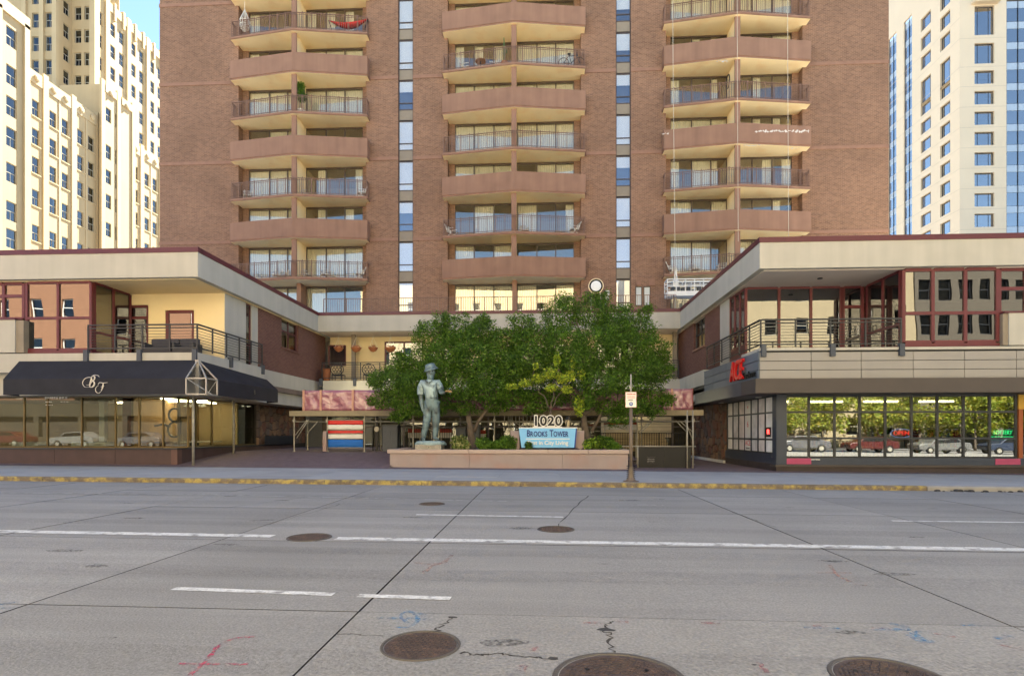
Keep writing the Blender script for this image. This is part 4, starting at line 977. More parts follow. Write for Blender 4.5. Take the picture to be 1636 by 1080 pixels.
for k,x in enumerate((10.9,13.4,15.9,18.4)):
    for j,y in ((1,27.2),):
        tag(MB().box(x-.75,x+.75,y-.07,y+.07,3.04,3.11).build('ceiling_lamp',m_lamp2),'bright strip lamp on the right shop ceiling, %s row, %s from the corner'%(('front','back')[j],('first','second','third','fourth')[k]),'lamp','right shop lamps')
# posters on the side windows
m_post=[M('grey_poster_%s'%n,c,.6,.3,s) for n,c,s in (('pale',(.8,.78,.75),1.5),('mid',(.6,.59,.59),3),('warm',(.72,.66,.63),2))]
for i in range(7):
    c0,c1=ysd[i]+.06,ysd[i+1]-.06
    po=MB().box(XB2+.088,XB2+.096,c0,c1,zs0+.2,3.08).build('window_poster',m_post[(i*2)%3],RW)
m_red=M('sign_red',(.62,.012,.012),.4,.05,spec=.5)
yA=(ysd[3]+ysd[4])/2
for s,z,sz,mt in (('ACE',1.15,.34,m_red),('6',2.0,.4,m_red),('v',2.8,.3,m_red),('Hardware',.92,.12,m_black)): text(s,sz,(XB2+.074,yA,z),mt,RW,.002,SIDEW,'poster_print')
MB().box(XB2+.078,XB2+.086,yA-.36,yA+.36,zs0+.2,3.08).build('white_poster',m_white,RW)
# neon and printed signs in the right shop window
m_ng=M('green_neon',(.05,.9,.35),.4,0,fine=0,emit=.7); m_nr=M('red_neon',(1,.06,.05),.4,0,fine=0,emit=.8); m_nb=M('blue_neon',(.25,.35,1),.4,0,fine=0,emit=.6)
c=at(1602,691,YG2+.16); t=thing('lottery_sign','green neon sign reading LOTTERY in the right shop window','sign',c); text('LOTTERY',.24,c,m_ng,t,.012,sx=.70,shear=.15); 
MB().box(c.x-.48,c.x+.4,c.y,c.y+.02,c.z-.25,c.z-.15).build('underline',m_ng,t); MB().box(c.x-.46,c.x+.46,c.y+.05,c.y+.07,c.z-.3,c.z+.2).build('back_panel',M('green_panel',(.02,.12,.05),.6),t)
text('TICKETS SOLD HERE',.08,(c.x,c.y-.01,c.z-.2),m_black,t,.002)
c=at(1440,692,YG2+.14); t=thing('open_sign','red and blue neon OPEN sign behind the right shop glass','sign',c)
text('OPEN',.24,c,m_nr,t,.012); MB().tube([(c.x+.42*math.cos(a),c.y,c.z+.17*math.sin(a)) for a in [k*.3142 for k in range(21)]],.012,6).build('oval_tube',m_nb,t)
c=at(1464,691,YG2+.2); t=thing('red_sign','small red printed sign beside the neon OPEN sign','sign',c); MB().box(c.x-.2,c.x+.2,c.y,c.y+.02,c.z-.18,c.z+.2).build('board',m_red,t); text('20',.16,(c.x+.05,c.y-.005,c.z+.08),m_white,t,.002); marks((c.x,c.y-.006,c.z-.07),.28,.06,m_white,t)
c=at(1270,690,YG2+.2); t=thing('white_notice','white and red notice in the leftmost right-shop pane','sign',c); MB().box(c.x-.35,c.x+.35,c.y,c.y+.02,c.z-.22,c.z+.1).build('board',m_red,t); MB().box(c.x-.3,c.x+.3,c.y-.012,c.y-.001,c.z-.02,c.z+.18).build('paper',m_white,t); marks((c.x,c.y-.018,c.z+.08),.5,.1,m_black,t)
c=at(1602,712,YG2+.16); t=thing('paper_notice','white paper notice under the green lottery sign','sign',c); MB().box(c.x-.4,c.x+.4,c.y,c.y+.02,c.z-.13,c.z+.13).build('paper',m_white,t); marks((c.x-.05,c.y-.006,c.z-.03),.45,.09,m_black,t)
c=at(1234,690,23.9); t=thing('red_neon_letter','small red neon sign low in the corner side window','sign',(XB2+.16,24.0,1.6)); MB().box(XB2+.065,XB2+.075,23.7,24.2,1.45,1.85).build('board',m_black,t); text('IR',.3,(XB2+.06,23.95,1.65),m_nr,t,.006,SIDEW)
# red three-letter sign and small dark word on the blue-grey band
sg=thing('store_sign','big red three-letter sign with small dark lettering on the blue-grey band','sign',(XRc-.1,25,3.8))
yc_=(yat(1186,XRc-.2)+yat(1162,XRc-.2))/2; zc=zat(1174,594,yc_)
text('ACE',1.18,(XRc-.12,yc_,zc),m_red,sg,.05,SIDEW,'red_letters',sx=.74,space=.9,off=.015,shear=.12)
yh=(yat(1187,XRc-.1)+yat(1206,XRc-.1))/2; text('Hardware',.4,(XRc-.09,yh,zat(1196,599,yh)),m_black,sg,.025,SIDEW,'small_letters',sx=.82)
MB().box(XRc-.09,XRc-.03,yc_-.9,yc_+.9,zc-.15,zc+.05).build('mounting_bar',m_navym,sg)

# ---------------------------------------------------------------- rear of the court: gallery on the first floor
RG=thing('rear_gallery','cream two-storey gallery across the back of the court','building',(-3,36,0))
MB().box(XLc,XRc,YR,YR+.25,ZS,ZC-.2).build('roof_band',m_cream,RG); MB().box(XLc+.03,XRc-.03,YR-.03,YR+.27,ZC-.2,ZC).build('coping',m_maroon,RG)
MB().box(XLc,XRc,YR+.25,TY-.01,ZC-.3,ZC-.03).build('roof_deck',m_conc,RG); MB().box(XLc,XRc,YR+.25,TY-.02,ZS-.02,ZS+.02).build('soffit',m_soff_g,RG)
YW2=36.6
h=[(xat(524,YW2)-XLc,xat(553,YW2)-XLc,1.15,2.55),(xat(614,YW2)-XLc,xat(614,YW2)-XLc+2.6,.05,2.75),(6.5,8.1,.05,2.4),(11.5,15.5,.4,2.6),(17.5,20.0,.05,2.6)]
MB().wall((XLc,YW2,ZD),(1,0,0),(0,-1,0),XRc-XLc,ZS-ZD-.02,h,.2).build('yellow_wall',m_yellow,RG)
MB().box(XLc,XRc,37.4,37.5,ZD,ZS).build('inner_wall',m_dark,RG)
for a,b,c,d_ in h:
    xs=[a+.05,b-.05] if b-a<1.5 else [a+.05,(a+b)/2,b-.05]
    glazing(RG,(XLc,YW2+.05,ZD),(1,0,0),(0,-1,0),xs,[ZD+c+.05,ZD+d_-.05],m_maroon,m_glass_u,.1,.1,'gallery_window')
for px in (565,700,1078): x=xat(px,YR+1.2); MB().box(x-.12,x+.12,YR+1.1,YR+1.3,ZD,ZS-.02).build('gallery_post',m_spandrel,RG)
MB().box(XLc+.3,XRc-.0,YR,YW2,ZD-.75,ZD).build('floor_band',m_cream,RG)
deck_rail(RG,[(xat(514,YR),YR+.05),(XRc-.1,YR+.05)],ZD+.08,step=1.2)
brackets(RG,[(xat(p,YR),YR) for p in (513,567,640,1095)],ZD)
# ground floor of the court: dark lobby with glass
MB().box(XLc-1,XRc+1.5,YE+1.2,YE+1.3,-.2,ZD-.7).build('lobby_back_wall',M('lobby_wall',(.16,.125,.085),.8,.2,1),RG)
MB().box(XLc,XRc+1,YR+.3,YE+1.2,ZD-1.0,ZD-.76).build('lobby_ceiling',m_canopy,RG)
lx=[xat(p,35.6) for p in (520,560,600,645,690,735,780,830,880,930,980,1030,1075,1105)]
glazing(RG,(0,35.6,.3),(1,0,0),(0,-1,0),lx,[.45,2.0,3.9],m_bronzef,m_glass_l,.09,.1,'lobby_window')
# planks and crates of the works behind the shed
m_ply=M('plywood',(.50,.40,.24),.8,.12,3,objvar=.1)
for k in range(7):
    z=1.35+k*.2; x0=xat(960,33.5); x1=xat(1072,33.5)
    MB().box(x0,x1,33.4,33.45,z,z+.185).build('plank',m_ply,RG)
# hanging baskets, pots and chairs on the gallery
m_terra=M('terracotta',(.42,.16,.07),.85,.2,8,.3,40)
for px,py,r,lb in ((541,557,.30,'leftmost hanging terracotta basket, in front of the gallery window'),(569,557,.33,'second hanging basket from the left, beside the gallery post'),(596,557,.30,'third hanging basket, against the plain yellow gallery wall'),(624,557,.34,'fourth hanging basket with pale flowers, next to the tree')):
    c=at(px,py,YR+.9); t=thing('hanging_basket',lb,'hanging basket',c,'baskets hanging in the gallery')
    MB().lathe(c,[(.03,-r*.72),(r*.6,-r*.5),(r*.95,0),(r*1.05,.06),(r*.9,.06)],16).build('bowl',m_terra,t,smooth=True)
    for k in range(3):
        a=k*2.1; MB().bar((c.x+r*math.cos(a),c.y+r*math.sin(a),c.z+.05),(c.x,c.y,c.z+.75),.012).build('chain',m_white,t)
    MB().bar((c.x,c.y,c.z+.75),(c.x,c.y,ZS),.012).build('cord',m_white,t)
    mb=MB()
    for k in range(26):
        a=random.random()*6.28; rr=r*random.uniform(0,1.0); mb.lathe((c.x+rr*math.cos(a),c.y+rr*math.sin(a),c.z+random.uniform(.03,.2)),[(.02,-.03),(.05,0),(.02,.03)],5)
    o=mb.build('flowers',M('dry_flowers',(.5,.26,.16),.9),t); o['kind']='stuff'
def pot(px,py,Y,zf,h,r,lb):
    c=at(px,py,Y); t=thing('plant_pot',lb,'pot',(c.x,Y,zf))
    MB().lathe((c.x,Y,zf),[(r*.7,0),(r,h*.92),(r*1.08,h*.93),(r*1.08,h),(r*.9,h),(r*.88,h*.9)],16).build('pot_body',m_terra,t,smooth=False); MB().lathe((c.x,Y,zf),[(r*.87,h*.85),(r*.87,h*.9)],16).build('soil',m_asph,t)
pot(522,590,YR+.9,ZD,.85,.26,'tall terracotta pot behind the left end of the gallery rail')
for px,lb in ((591,'ornate dark iron chair with round back behind the gallery rail'),(541,'dark iron chair beside the terracotta pot on the gallery')):
    x=xat(px,YR+1.0); y=YR+1.0; t=thing('garden_chair',lb,'chair',(x,y,ZD)); MB().box(x-.35,x+.35,y-.3,y+.3,ZD+.42,ZD+.47).build('seat',m_dkmetal,t)
    mb=MB(); mb.tube([(x+.42*math.cos(a),y-.28,ZD+.78+.36*math.sin(a)) for a in [k*math.pi/8 for k in range(17)]],.03,6)
    for k in range(6): a=k*1.05; mb.tube([(x+.2*math.cos(a)+.11*math.cos(b),y-.28,ZD+.78+.18*math.sin(a)+.1*math.sin(b)) for b in [q*.785 for q in range(9)]],.02,6)
    mb.build('backrest',m_dkmetal,t)
    for sx in (-.32,.32):
        for sy in (-.27,.27): MB().bar((x+sx,y+sy,ZD),(x+sx,y+sy,ZD+.44),.035).build('leg',m_dkmetal,t)
# ================================================================ FORECOURT: planter, statue, sign, trees, shed
m_pink=M('pink_concrete',(.335,.275,.262),.85,.08,1.5,.2,70,streak=.05,tint=((.36,.22,.19),.8,.5,.8))
m_pinkcap=M('pink_cap',(.44,.345,.295),.85,.08,2,.15,70)
m_soil=M('dark_soil',(.05,.035,.025),.95,.4,10,.8,25)
PX0,PX1,PY0,PY1,PZ=-6.3,3.58,23.3,26.6,.92
pl=thing('planter','long low pink concrete planter in the middle of the forecourt','planter',(-1.4,23.3,.1))
for a,b in ((PX0,-2.95),(-2.94,.9),(.91,PX1)): MB().box(a,b,PY0,PY0+.25,.0,PZ-.16).build('wall_panel',m_pink,pl)
MB().box(PX0,PX0+.25,PY0+.25,PY1,.0,PZ-.16).build('side_wall',m_pink,pl); MB().box(PX1-.25,PX1,PY0+.25,PY1,.0,PZ-.16).build('side_wall',m_pink,pl); MB().box(PX0+.25,PX1-.25,PY1-.2,PY1,.0,PZ-.16).build('rear_wall',m_pink,pl)
for a,b in ((PX0-.1,-3.0),(-2.99,.3),(.31,1.96),(1.97,PX1+.1)): MB().box(a,b,PY0-.07,PY0+.32,PZ-.16,PZ).build('cap_stone',m_pinkcap,pl,bevel=.015)
for a,b in ((PX0-.1,PX0+.28),(PX1-.28,PX1+.1)): MB().box(a,b,PY0+.33,PY1,PZ-.16,PZ).build('cap_stone',m_pinkcap,pl,bevel=.015)
sb=MB(); nx,ny=40,12
vs=[(PX0+.26+(PX1-PX0-.52)*i/nx,PY0+.3+(PY1-PY0-.5)*j/ny,PZ-.06+random.uniform(-.02,.05)) for j in range(ny+1) for i in range(nx+1)]
sb.add(vs,[(j*(nx+1)+i,j*(nx+1)+i+1,(j+1)*(nx+1)+i+1,(j+1)*(nx+1)+i) for j in range(ny) for i in range(nx)]); sb.build('soil',m_soil,pl)
mb=MB()
for k in range(70):
    x=random.uniform(-.9,3.2); r=random.uniform(.03,.11); mb.lathe((x,PY0+.45+random.uniform(0,.25),PZ-.05),[(r,0),(r*.9,r*.7),(r*.4,r)],6)
o=mb.build('bark_chunks',M('dark_bark',(.045,.03,.028),.95,.3,6),pl); o['kind']='stuff'

# ---------------------------------------------------------------- statue
m_pat=M('bronze_patina',(.16,.23,.24),.55,.25,3,.35,30,metal=.25,spec=.5,streak=.25,tint=((.055,.06,.055),2.5,.48,.68))
m_patp=M('pale_patina',(.27,.36,.37),.6,.2,6,.4,40,metal=.15,tint=((.12,.16,.17),5,.5,.7))
m_shirt=M('shirt_patina',(.33,.43,.43),.6,.25,3,.35,30,metal=.15,spec=.4,streak=.3,tint=((.075,.10,.11),3.2,.5,.68))
m_gold=M('polished_bronze',(.55,.33,.14),.3,.1,6,metal=.7)
SXc=xat(689,24.0); SY=24.0
st=thing('bronze_statue','larger-than-life green bronze workman in bucket hat holding out a shiny hand','statue',(SXc,SY,PZ-.05))
def sv(zx,zy,dy=0): return Vector((SXc+(zx-345)*.00402,SY+dy,1.27+(905-zy)*.00402))
def skin(name,chains,mt,par,sub=2):
    vs=[];es=[];rad=[]
    for ch in chains:
        prev=None
        for p in ch:
            if isinstance(p,int): prev=p; continue
            v,r=p; vs.append(v); rad.append(r if hasattr(r,'__len__') else (r,r)); 
            if prev is not None: es.append((prev,len(vs)-1))
            prev=len(vs)-1
    me=bpy.data.meshes.new(name); me.from_pydata(vs,es,[]); o=bpy.data.objects.new(name,me); COL.objects.link(o)
    s=o.modifiers.new('skin','SKIN'); 
    for i,sk in enumerate(me.skin_vertices[0].data): sk.radius=rad[i]; sk.use_root=(i==0)
    s.use_smooth_shade=True; b=o.modifiers.new('sub','SUBSURF'); b.levels=sub; b.render_levels=sub
    bpy.context.view_layer.update()
    m2=bpy.data.meshes.new_from_object(o.evaluated_get(bpy.context.evaluated_depsgraph_get())); bpy.data.objects.remove(o)
    m2.materials.clear(); m2.materials.append(mt); m2.polygons.foreach_set('use_smooth',[True]*len(m2.polygons))
    return put(name,m2,par)
body=[[(sv(352,500),(.36,.26)),(sv(350,430),(.35,.26)),(sv(340,350),(.41,.29)),(sv(332,300),(.38,.26)),(sv(335,262),(.15,.14)),(sv(340,225,-.03),(.15,.15)),(sv(343,185,-.05),(.20,.21)),(sv(340,145,-.04),(.20,.21)),(sv(338,118,-.03),(.14,.15))],
      [3,(sv(255,288),(.17,.17)),(sv(236,330),(.155,.16)),(sv(234,395,-.02),(.13,.13)),(sv(236,440,-.04),(.10,.105)),(sv(247,510,-.08),(.10,.10)),(sv(262,572,-.12),(.068,.075)),(sv(275,600,-.13),(.075,.085))],
      [3,(sv(415,290),(.17,.17)),(sv(438,330,-.04),(.15,.16)),(sv(448,372,-.10),(.11,.12)),(sv(458,395,-.2),(.10,.10)),(sv(486,396,-.26),(.09,.09)),(sv(512,388,-.32),(.065,.07))],
      [0,(sv(315,545),(.22,.22)),(sv(310,620,-.05),(.19,.20)),(sv(300,690,-.07),(.165,.18)),(sv(282,770,-.02),(.135,.15)),(sv(262,850),(.12,.12)),(sv(255,886),(.10,.10)),(sv(268,892,-.14),(.085,.06)),(sv(290,896,-.30),(.08,.045))],
      [0,(sv(392,545),(.22,.22)),(sv(398,620,-.02),(.18,.19)),(sv(395,700),(.155,.17)),(sv(390,780,.03),(.13,.14)),(sv(384,850,.04),(.11,.115)),(sv(384,880,.03),(.10,.10)),(sv(412,886,-.08),(.085,.06)),(sv(440,890,-.14),(.07,.045))]]
bo=skin('body',body,m_pat,st)
# hat, beard, sleeves, belt, hands as clothing and details
hc=sv(336,116,-.03)
MB().lathe((hc.x,hc.y,hc.z),[(.33,-.15),(.325,-.13),(.25,-.03),(.235,-.02),(.225,.05),(.19,.12),(.11,.15),(.01,.155)],24).build('hat',m_pat,st,smooth=True)
hat=[o for o in kids(st) if o.name.startswith('hat')][0]
rot=Matrix.Rotation(R(-14),4,'Y')@Matrix.Rotation(R(8),4,'X'); hat.data.transform(Matrix.Translation(hc)@rot@Matrix.Diagonal((1.0,.95,1,1))@Matrix.Translation(-hc))
skin('beard',[[(sv(348,205,-.2),(.10,.09)),(sv(352,228,-.22),(.11,.08)),(sv(354,252,-.2),(.05,.05))]],m_pat,st,2)
MB().lathe(sv(358,178,-.27),[(.012,-.07),(.05,-.05),(.035,.03),(.01,.07)],10).build('nose',m_pat,st,smooth=True)
for dx in (-12,26): MB().lathe(sv(340+dx,166,-.24),[(.01,-.03),(.035,0),(.01,.03)],8).build('eye',M('dark_bronze',(.03,.035,.035),.6),st,smooth=True)
for dx in (-44,42): MB().lathe(sv(341+dx,183,0),[(.015,-.07),(.04,0),(.015,.07)],8).build('ear',m_pat,st,smooth=True)
skin('shirt',[[(sv(350,478),(.385,.285)),(sv(348,425),(.385,.29)),(sv(341,350),(.44,.32)),(sv(333,302),(.41,.29)),(sv(335,268),(.19,.18))],
 [3,(sv(257,292),(.205,.205)),(sv(236,335),(.195,.20)),(sv(233,400,-.02),(.175,.175)),(sv(233,412,-.02),(.17,.17))],[3,(sv(413,294),(.205,.205)),(sv(437,332,-.04),(.19,.19)),(sv(445,356,-.08),(.165,.165))]],m_shirt,st,2)
for p0_,p1_,r_ in ((sv(233,398,-.02),sv(233,412,-.02),.165),(sv(443,348,-.07),sv(447,360,-.09),.16)): MB().tube([p0_,p1_],[r_,r_],14).build('rolled_cuff',m_shirt,st,smooth=True)
mb=MB()
for k,(x0,x1,y0,y1) in enumerate(((283,420,488,482),)):
    mb.lathe(sv(352,492),[(.35,-.05),(.36,-.03),(.36,.03),(.35,.05)],24)
b_=mb.build('belt',m_pat,st,smooth=True); b_.data.transform(Matrix.Translation(sv(352,492))@Matrix.Diagonal((1,.72,1,1))@Matrix.Translation(-sv(352,492)))
MB().bar(sv(300,268,-.29),sv(330,290,-.32),.1,.03).bar(sv(370,268,-.29),sv(338,290,-.32),.1,.03).build('collar',m_pat,st)
mb=MB(); mb.tube([sv(342,290,-.31),sv(348,380,-.325),sv(352,470,-.295)],.02,6); mb.build('shirt_placket',m_pat,st)
for pts in ([sv(290,510,-.2),sv(312,560,-.26),sv(345,600,-.24)],[sv(288,640,-.2),sv(320,655,-.24),sv(350,640,-.18)],[sv(290,700,-.2),sv(315,712,-.24),sv(335,690,-.2)],[sv(375,560,-.2),sv(395,600,-.22),sv(415,620,-.16)],[sv(293,340,-.28),sv(303,420,-.28),sv(300,470,-.25)],[sv(380,330,-.3),sv(385,410,-.29),sv(392,470,-.23)],[sv(407,330,-.24),sv(412,400,-.23),sv(414,465,-.18)]):
    MB().tube(pts,[.012,.028,.012],6).build('cloth_fold',m_pat,st,smooth=True)
def hand(c,mt,dirv,down=False):
    c=Vector(c); fw=Vector(dirv).normalized(); up=Vector((0,0,1)) if not down else Vector((1,0,0)); sd_=fw.cross(up).normalized()
    ch=[[(c-fw*.09,(.06,.055)),(c,(.085,.05)),(c+fw*.09,(.085,.045))]]
    base=2
    h=skin('hand',ch,mt,st,2)
    for k,(o_,ln) in enumerate(((-.066,.15),(-.022,.18),(.022,.17),(.066,.13))):
        p=c+fw*.09+sd_*o_; bend=-(up if not down else sd_*0+up)*.5
        skin('finger',[[(p,.027),(p+fw*ln*.45+Vector((0,0,.01)),.026),(p+fw*ln*.75-up*.04,.023),(p+fw*ln*.92-up*.09,.018)]],mt,st,2)
    p=c-fw*.02-sd_*.08; skin('thumb',[[(p,.032),(p+fw*.08-sd_*.04,.028),(p+fw*.15-sd_*.03,.022)]],mt,st,2)
hand(sv(530,383,-.38),m_gold,(.8,-.55,.12)); hand(sv(281,612,-.14),m_pat,(.35,-.1,-1),True)
mb=MB(); mb.tube([sv(556,376,-.5),sv(566,356,-.55),sv(578,350,-.55)],.02,6); mb.tube([sv(562,372,-.5),sv(570,420,-.5)],.012,6); mb.build('held_chain',m_pat,st,smooth=True)
nb=MB(); n=26
prof=[(.84,.0),(.86,.05),(.82,.14),(.7,.17)]
vs=[]
for r,h in prof:
    for j in range(n):
        a=6.283*j/n; q=1+random.uniform(-.05,.05); vs.append((SXc-.02+r*q*math.cos(a)*.78,SY+r*q*math.sin(a)*.55,1.10+h+random.uniform(-.012,.012)))
fs=[(i*n+j,i*n+(j+1)%n,(i+1)*n+(j+1)%n,(i+1)*n+j) for i in range(3) for j in range(n)]+[tuple(3*n+j for j in range(n))]
nb.add(vs,fs); nb.build('rough_plinth',m_patp,st,smooth=True)
MB().box(SXc-.62,SXc+.5,SY-.42,SY+.42,PZ-.1,1.12).build('stone_base',M('speckled_stone',(.33,.30,.24),.85,.25,8,.4,30,fine=.3,fscale=40),st,bevel=.02)
MB().lathe((SXc-.02,SY-.43,1.0),[(.02,-.01),(.02,.01)],10,axis='y').build('drill_hole',m_black,st)

# ---------------------------------------------------------------- name sign with the house number
m_blue=M('sky_blue_paint',(.20,.50,.80),.5,.03); m_bl2=M('dark_blue_edge',(.02,.06,.28),.5,.05); m_letb=M('navy_letters',(.012,.035,.19),.5,.03)
YSg=23.75; ns=thing('name_sign','sky blue name board with white house number on top, in the planter','sign',at(875,714,YSg))
a,b,c,d=at(833,715,YSg),at(917,715,YSg),at(920,684,YSg),at(829,684,YSg)
MB().ext([(a.x,a.z),(b.x,b.z),(c.x,c.z),(d.x,d.z)],(0,YSg+.16,0),(1,0,0),(0,0,1),(0,-1,0),.16).build('board',m_blue,ns)
MB().ext([(b.x+.004,b.z),(b.x+.05,b.z),(c.x+.05,c.z),(c.x+.004,c.z)],(0,YSg+.2,0),(1,0,0),(0,0,1),(0,-1,0),.2).build('board_edge',m_bl2,ns)
MB().box(d.x-.01,c.x+.06,YSg-.012,YSg+.19,d.z,d.z+.035).build('board_cap',m_white,ns)
cc=at(875,694,YSg)
def run(parts,c,y,width,mt,par):
    ms=[(text_mesh(b_,sz,.012,mt,'letter',off=.006),sz,g_) for b_,sz,g_ in parts]; x=0; pl_=[]
    for me,sz,g_ in ms:
        xs=[v.co.x for v in me.vertices]; zs_=[v.co.y for v in me.vertices]; pl_.append((me,x-min(xs),-min(zs_))); x+=max(xs)-min(xs)+g_
    k=width/x
    for me,dx,dz in pl_:
        me.transform(Matrix.Translation((c.x-width/2,y,c.z))@Matrix.Diagonal((k,1,1,1))@Matrix.Translation((dx,0,dz))@FRONT) if False else me.transform(Matrix.Translation((c.x-width/2,y,c.z))@FRONT@Matrix.Diagonal((k,1,1,1))@Matrix.Translation((dx,dz,0)))
        put('letter',me,par)
cb=at(875,697.5,YSg); run([('B',.40,.02),('R',.31,.02),('O',.31,.02),('O',.31,.02),('K',.31,.01),('S',.31,.14),('T',.40,.01),('O',.31,.01),('W',.31,.01),('E',.31,.02),('R',.31,0)],cb,YSg-.012,1.74,m_letb,ns)
zl_=zat(875,701,YSg); MB().box(cc.x-.92,cc.x+.92,YSg-.014,YSg-.001,zl_-.015,zl_+.015).build('white_rule',m_white,ns)
text('First in City Living',.235,(cc.x,YSg-.01,zat(875,707.5,YSg)),m_white,ns,.008,off=.004)
p0,p1=at(851,681.5,YSg+.05),at(898,681.5,YSg+.05); MB().box(p0.x,p1.x,YSg-.02,YSg+.12,d.z+.035,p0.z).build('number_base',m_white,ns)
zc=zat(875,673,YSg+.05)
text('1020',.56,(cc.x-.02,YSg+.06,zc),m_white,ns,.03,off=.05,name='number_outline',sx=1.05,space=1.08); text('1020',.56,(cc.x-.02,YSg+.02,zc),m_black,ns,.012,off=.016,name='number',sx=1.05,space=1.08)
for px0,px1 in ((816,830),(919.5,933)): 
    x0,x1=xat(px0,YSg+.35),xat(px1,YSg+.35); MB().box(x0,x1,YSg+.22,YSg+.6,PZ-.1,zat(825,688,YSg+.35)).build('sign_pillar',m_pink,ns,bevel=.01)
# lantern behind
c=at(907,675,25.2); t=thing('garden_lantern','small dark lantern post behind the right end of the name board','lantern',(c.x,25.2,PZ))
MB().bar((c.x,25.2,PZ-.1),(c.x,25.2,c.z-.2),.05).build('post',m_dkmetal,t); MB().lathe((c.x,25.2,c.z-.2),[(.07,0),(.12,.3),(.12,.31)],6).build('glass_body',M('lantern_glass',(.7,.6,.4),.3),t); MB().lathe((c.x,25.2,c.z+.11),[(.17,0),(.03,.15),(.02,.2)],6).build('cap',m_dkmetal,t)

# ---------------------------------------------------------------- plants
def leaf_cloud(clumps,n,size,droop=.35,shell=.55,asp=.5):
    """n leaf faces spread through ellipsoid clumps -> verts, faces"""
    W=np.array([c[1][0]*c[1][1]*c[1][2] for c in clumps])**.7; W=W/W.sum()
    idx=np.random.choice(len(clumps),n,p=W); C=np.array([c[0] for c in clumps])[idx]; Rr=np.array([c[1] for c in clumps])[idx]
    d=np.random.normal(size=(n,3)); d/=np.linalg.norm(d,axis=1)[:,None]
    r=np.random.uniform(0,1,n)**(1/3.); r=shell+(1-shell)*r; r*=np.random.normal(1,.13,n)
    P=C+d*Rr*r[:,None]
    nrm=d*.6+np.random.normal(size=(n,3))*.55+np.array([0,0,.5]); nrm/=np.linalg.norm(nrm,axis=1)[:,None]
    t=np.cross(nrm,np.random.normal(size=(n,3))); t/=np.linalg.norm(t,axis=1)[:,None]; t[:,2]-=droop*np.random.uniform(0,1,n); t/=np.linalg.norm(t,axis=1)[:,None]
    b=np.cross(nrm,t); s=size*np.random.uniform(.6,1.35,n)[:,None]
    V=np.stack([P-t*s*.5,P+b*s*asp*.5+nrm*s*.06,P+t*s*.55,P-b*s*asp*.5+nrm*s*.06],1).reshape(-1,3)
    return V
def leaf_obj(name,V,mats,parent,weights=None):
    n=len(V)//4; me=bpy.data.meshes.new(name); me.vertices.add(len(V)); me.vertices.foreach_set('co',V.astype(np.float32).ravel())
    me.loops.add(4*n); me.loops.foreach_set('vertex_index',np.arange(4*n,dtype=np.int32)); me.polygons.add(n); me.polygons.foreach_set('loop_start',np.arange(0,4*n,4,dtype=np.int32))
    for m in mats: me.materials.append(m)
    me.polygons.foreach_set('material_index',np.random.choice(len(mats),n,p=weights).astype(np.int32)); me.update(calc_edges=True); me.validate()
    return put(name,me,parent)
lf=[LEAF('leaf_dark',(.052,.105,.016)),LEAF('leaf_mid',(.088,.175,.022)),LEAF('leaf_light',(.145,.26,.032))]
lfy=[LEAF('leaf_yellow',(.48,.52,.06)),LEAF('leaf_lime',(.32,.44,.05)),LEAF('leaf_mid2',(.09,.17,.03))]
lfs=[LEAF('leaf_sunny',(.24,.26,.03)),LEAF('leaf_sunny2',(.15,.20,.03)),LEAF('leaf_sunny3',(.30,.25,.04))]
m_bark=M('grey_bark',(.115,.09,.07),.95,.3,6,.9,18,streak=.2)
def limb(mb,a,b,r0,r1,n=6,wob=.12):
    a=Vector(a);b=Vector(b);pts=[];L_=(b-a).length
    for i in range(n+1):
        t=i/n; p=a.lerp(b,t); w_=math.sin(math.pi*t)*wob*L_; p+=Vector((random.uniform(-1,1)*w_*.35,random.uniform(-1,1)*w_*.35,w_*.45)); pts.append(p)
    mb.tube(pts,[r0+(r1-r0)*i/n for i in range(n+1)],8); return pts
def tree(label,base,fork,limbs,clumps,n,size,mats,r0=.14,group=None,weights=None,name='court_tree',shell=.5,sprigs=False):
    t=thing(name,label,'tree',base,group); mb=MB(); base=Vector(base); fork=Vector(fork)
    tr=limb(mb,base-Vector((0,0,.15)),fork,r0,r0*.72,7,.05)
    for q in limbs: limb(mb,tr[-1] if len(q)<3 else q[2],q[0],r0*q[1],r0*.16,7,.16)
    for c,rr in clumps:
        src=min([Vector(q[0]) for q in limbs],key=lambda p:(p-Vector(c)).length); limb(mb,src,Vector(c)+Vector((0,0,rr[2]*.4)),r0*.2,.012,5,.12)
        for k in range(3): limb(mb,Vector(c)-Vector((0,0,rr[2]*.3)),Vector(c)+Vector((random.uniform(-1,1)*rr[0],random.uniform(-1,1)*rr[1],random.uniform(-.3,.9)*rr[2]))*.9,.02,.006,4,.1)
    mb.build('trunk',m_bark,t,smooth=True)
    if sprigs:
        cen=Vector((sum(c[0][0] for c in clumps),sum(c[0][1] for c in clumps),sum(c[0][2] for c in clumps)))/len(clumps); ex=[]
        for c,rr in clumps:
            for _ in range(4):
                d=(Vector(c)-cen).normalized()+Vector((random.gauss(0,.7),random.gauss(0,.7),random.gauss(.35,.5))); d.normalize(); q=random.uniform(1.0,1.22); s_=random.uniform(.12,.26)
                ex.append(((c[0]+d.x*rr[0]*q,c[1]+d.y*rr[1]*q,c[2]+d.z*rr[2]*q),(s_*random.uniform(.7,1.5),s_,s_*random.uniform(.6,1.3))))
        ev=leaf_cloud(ex,int(n*.10),size,shell=.1); V=np.concatenate([leaf_cloud(clumps,int(n*.9),size,shell=shell),ev]); leaf_obj('crown',V,mats,t,weights); return t
    leaf_obj('crown',leaf_cloud(clumps,n,size,shell=shell),mats,t,weights)
    return t
def pc(px,py,Y,r,ry=None,rz=None):
    c=at(px,py,Y); return (tuple(c),(r,ry or r*.9,rz or r*.8))
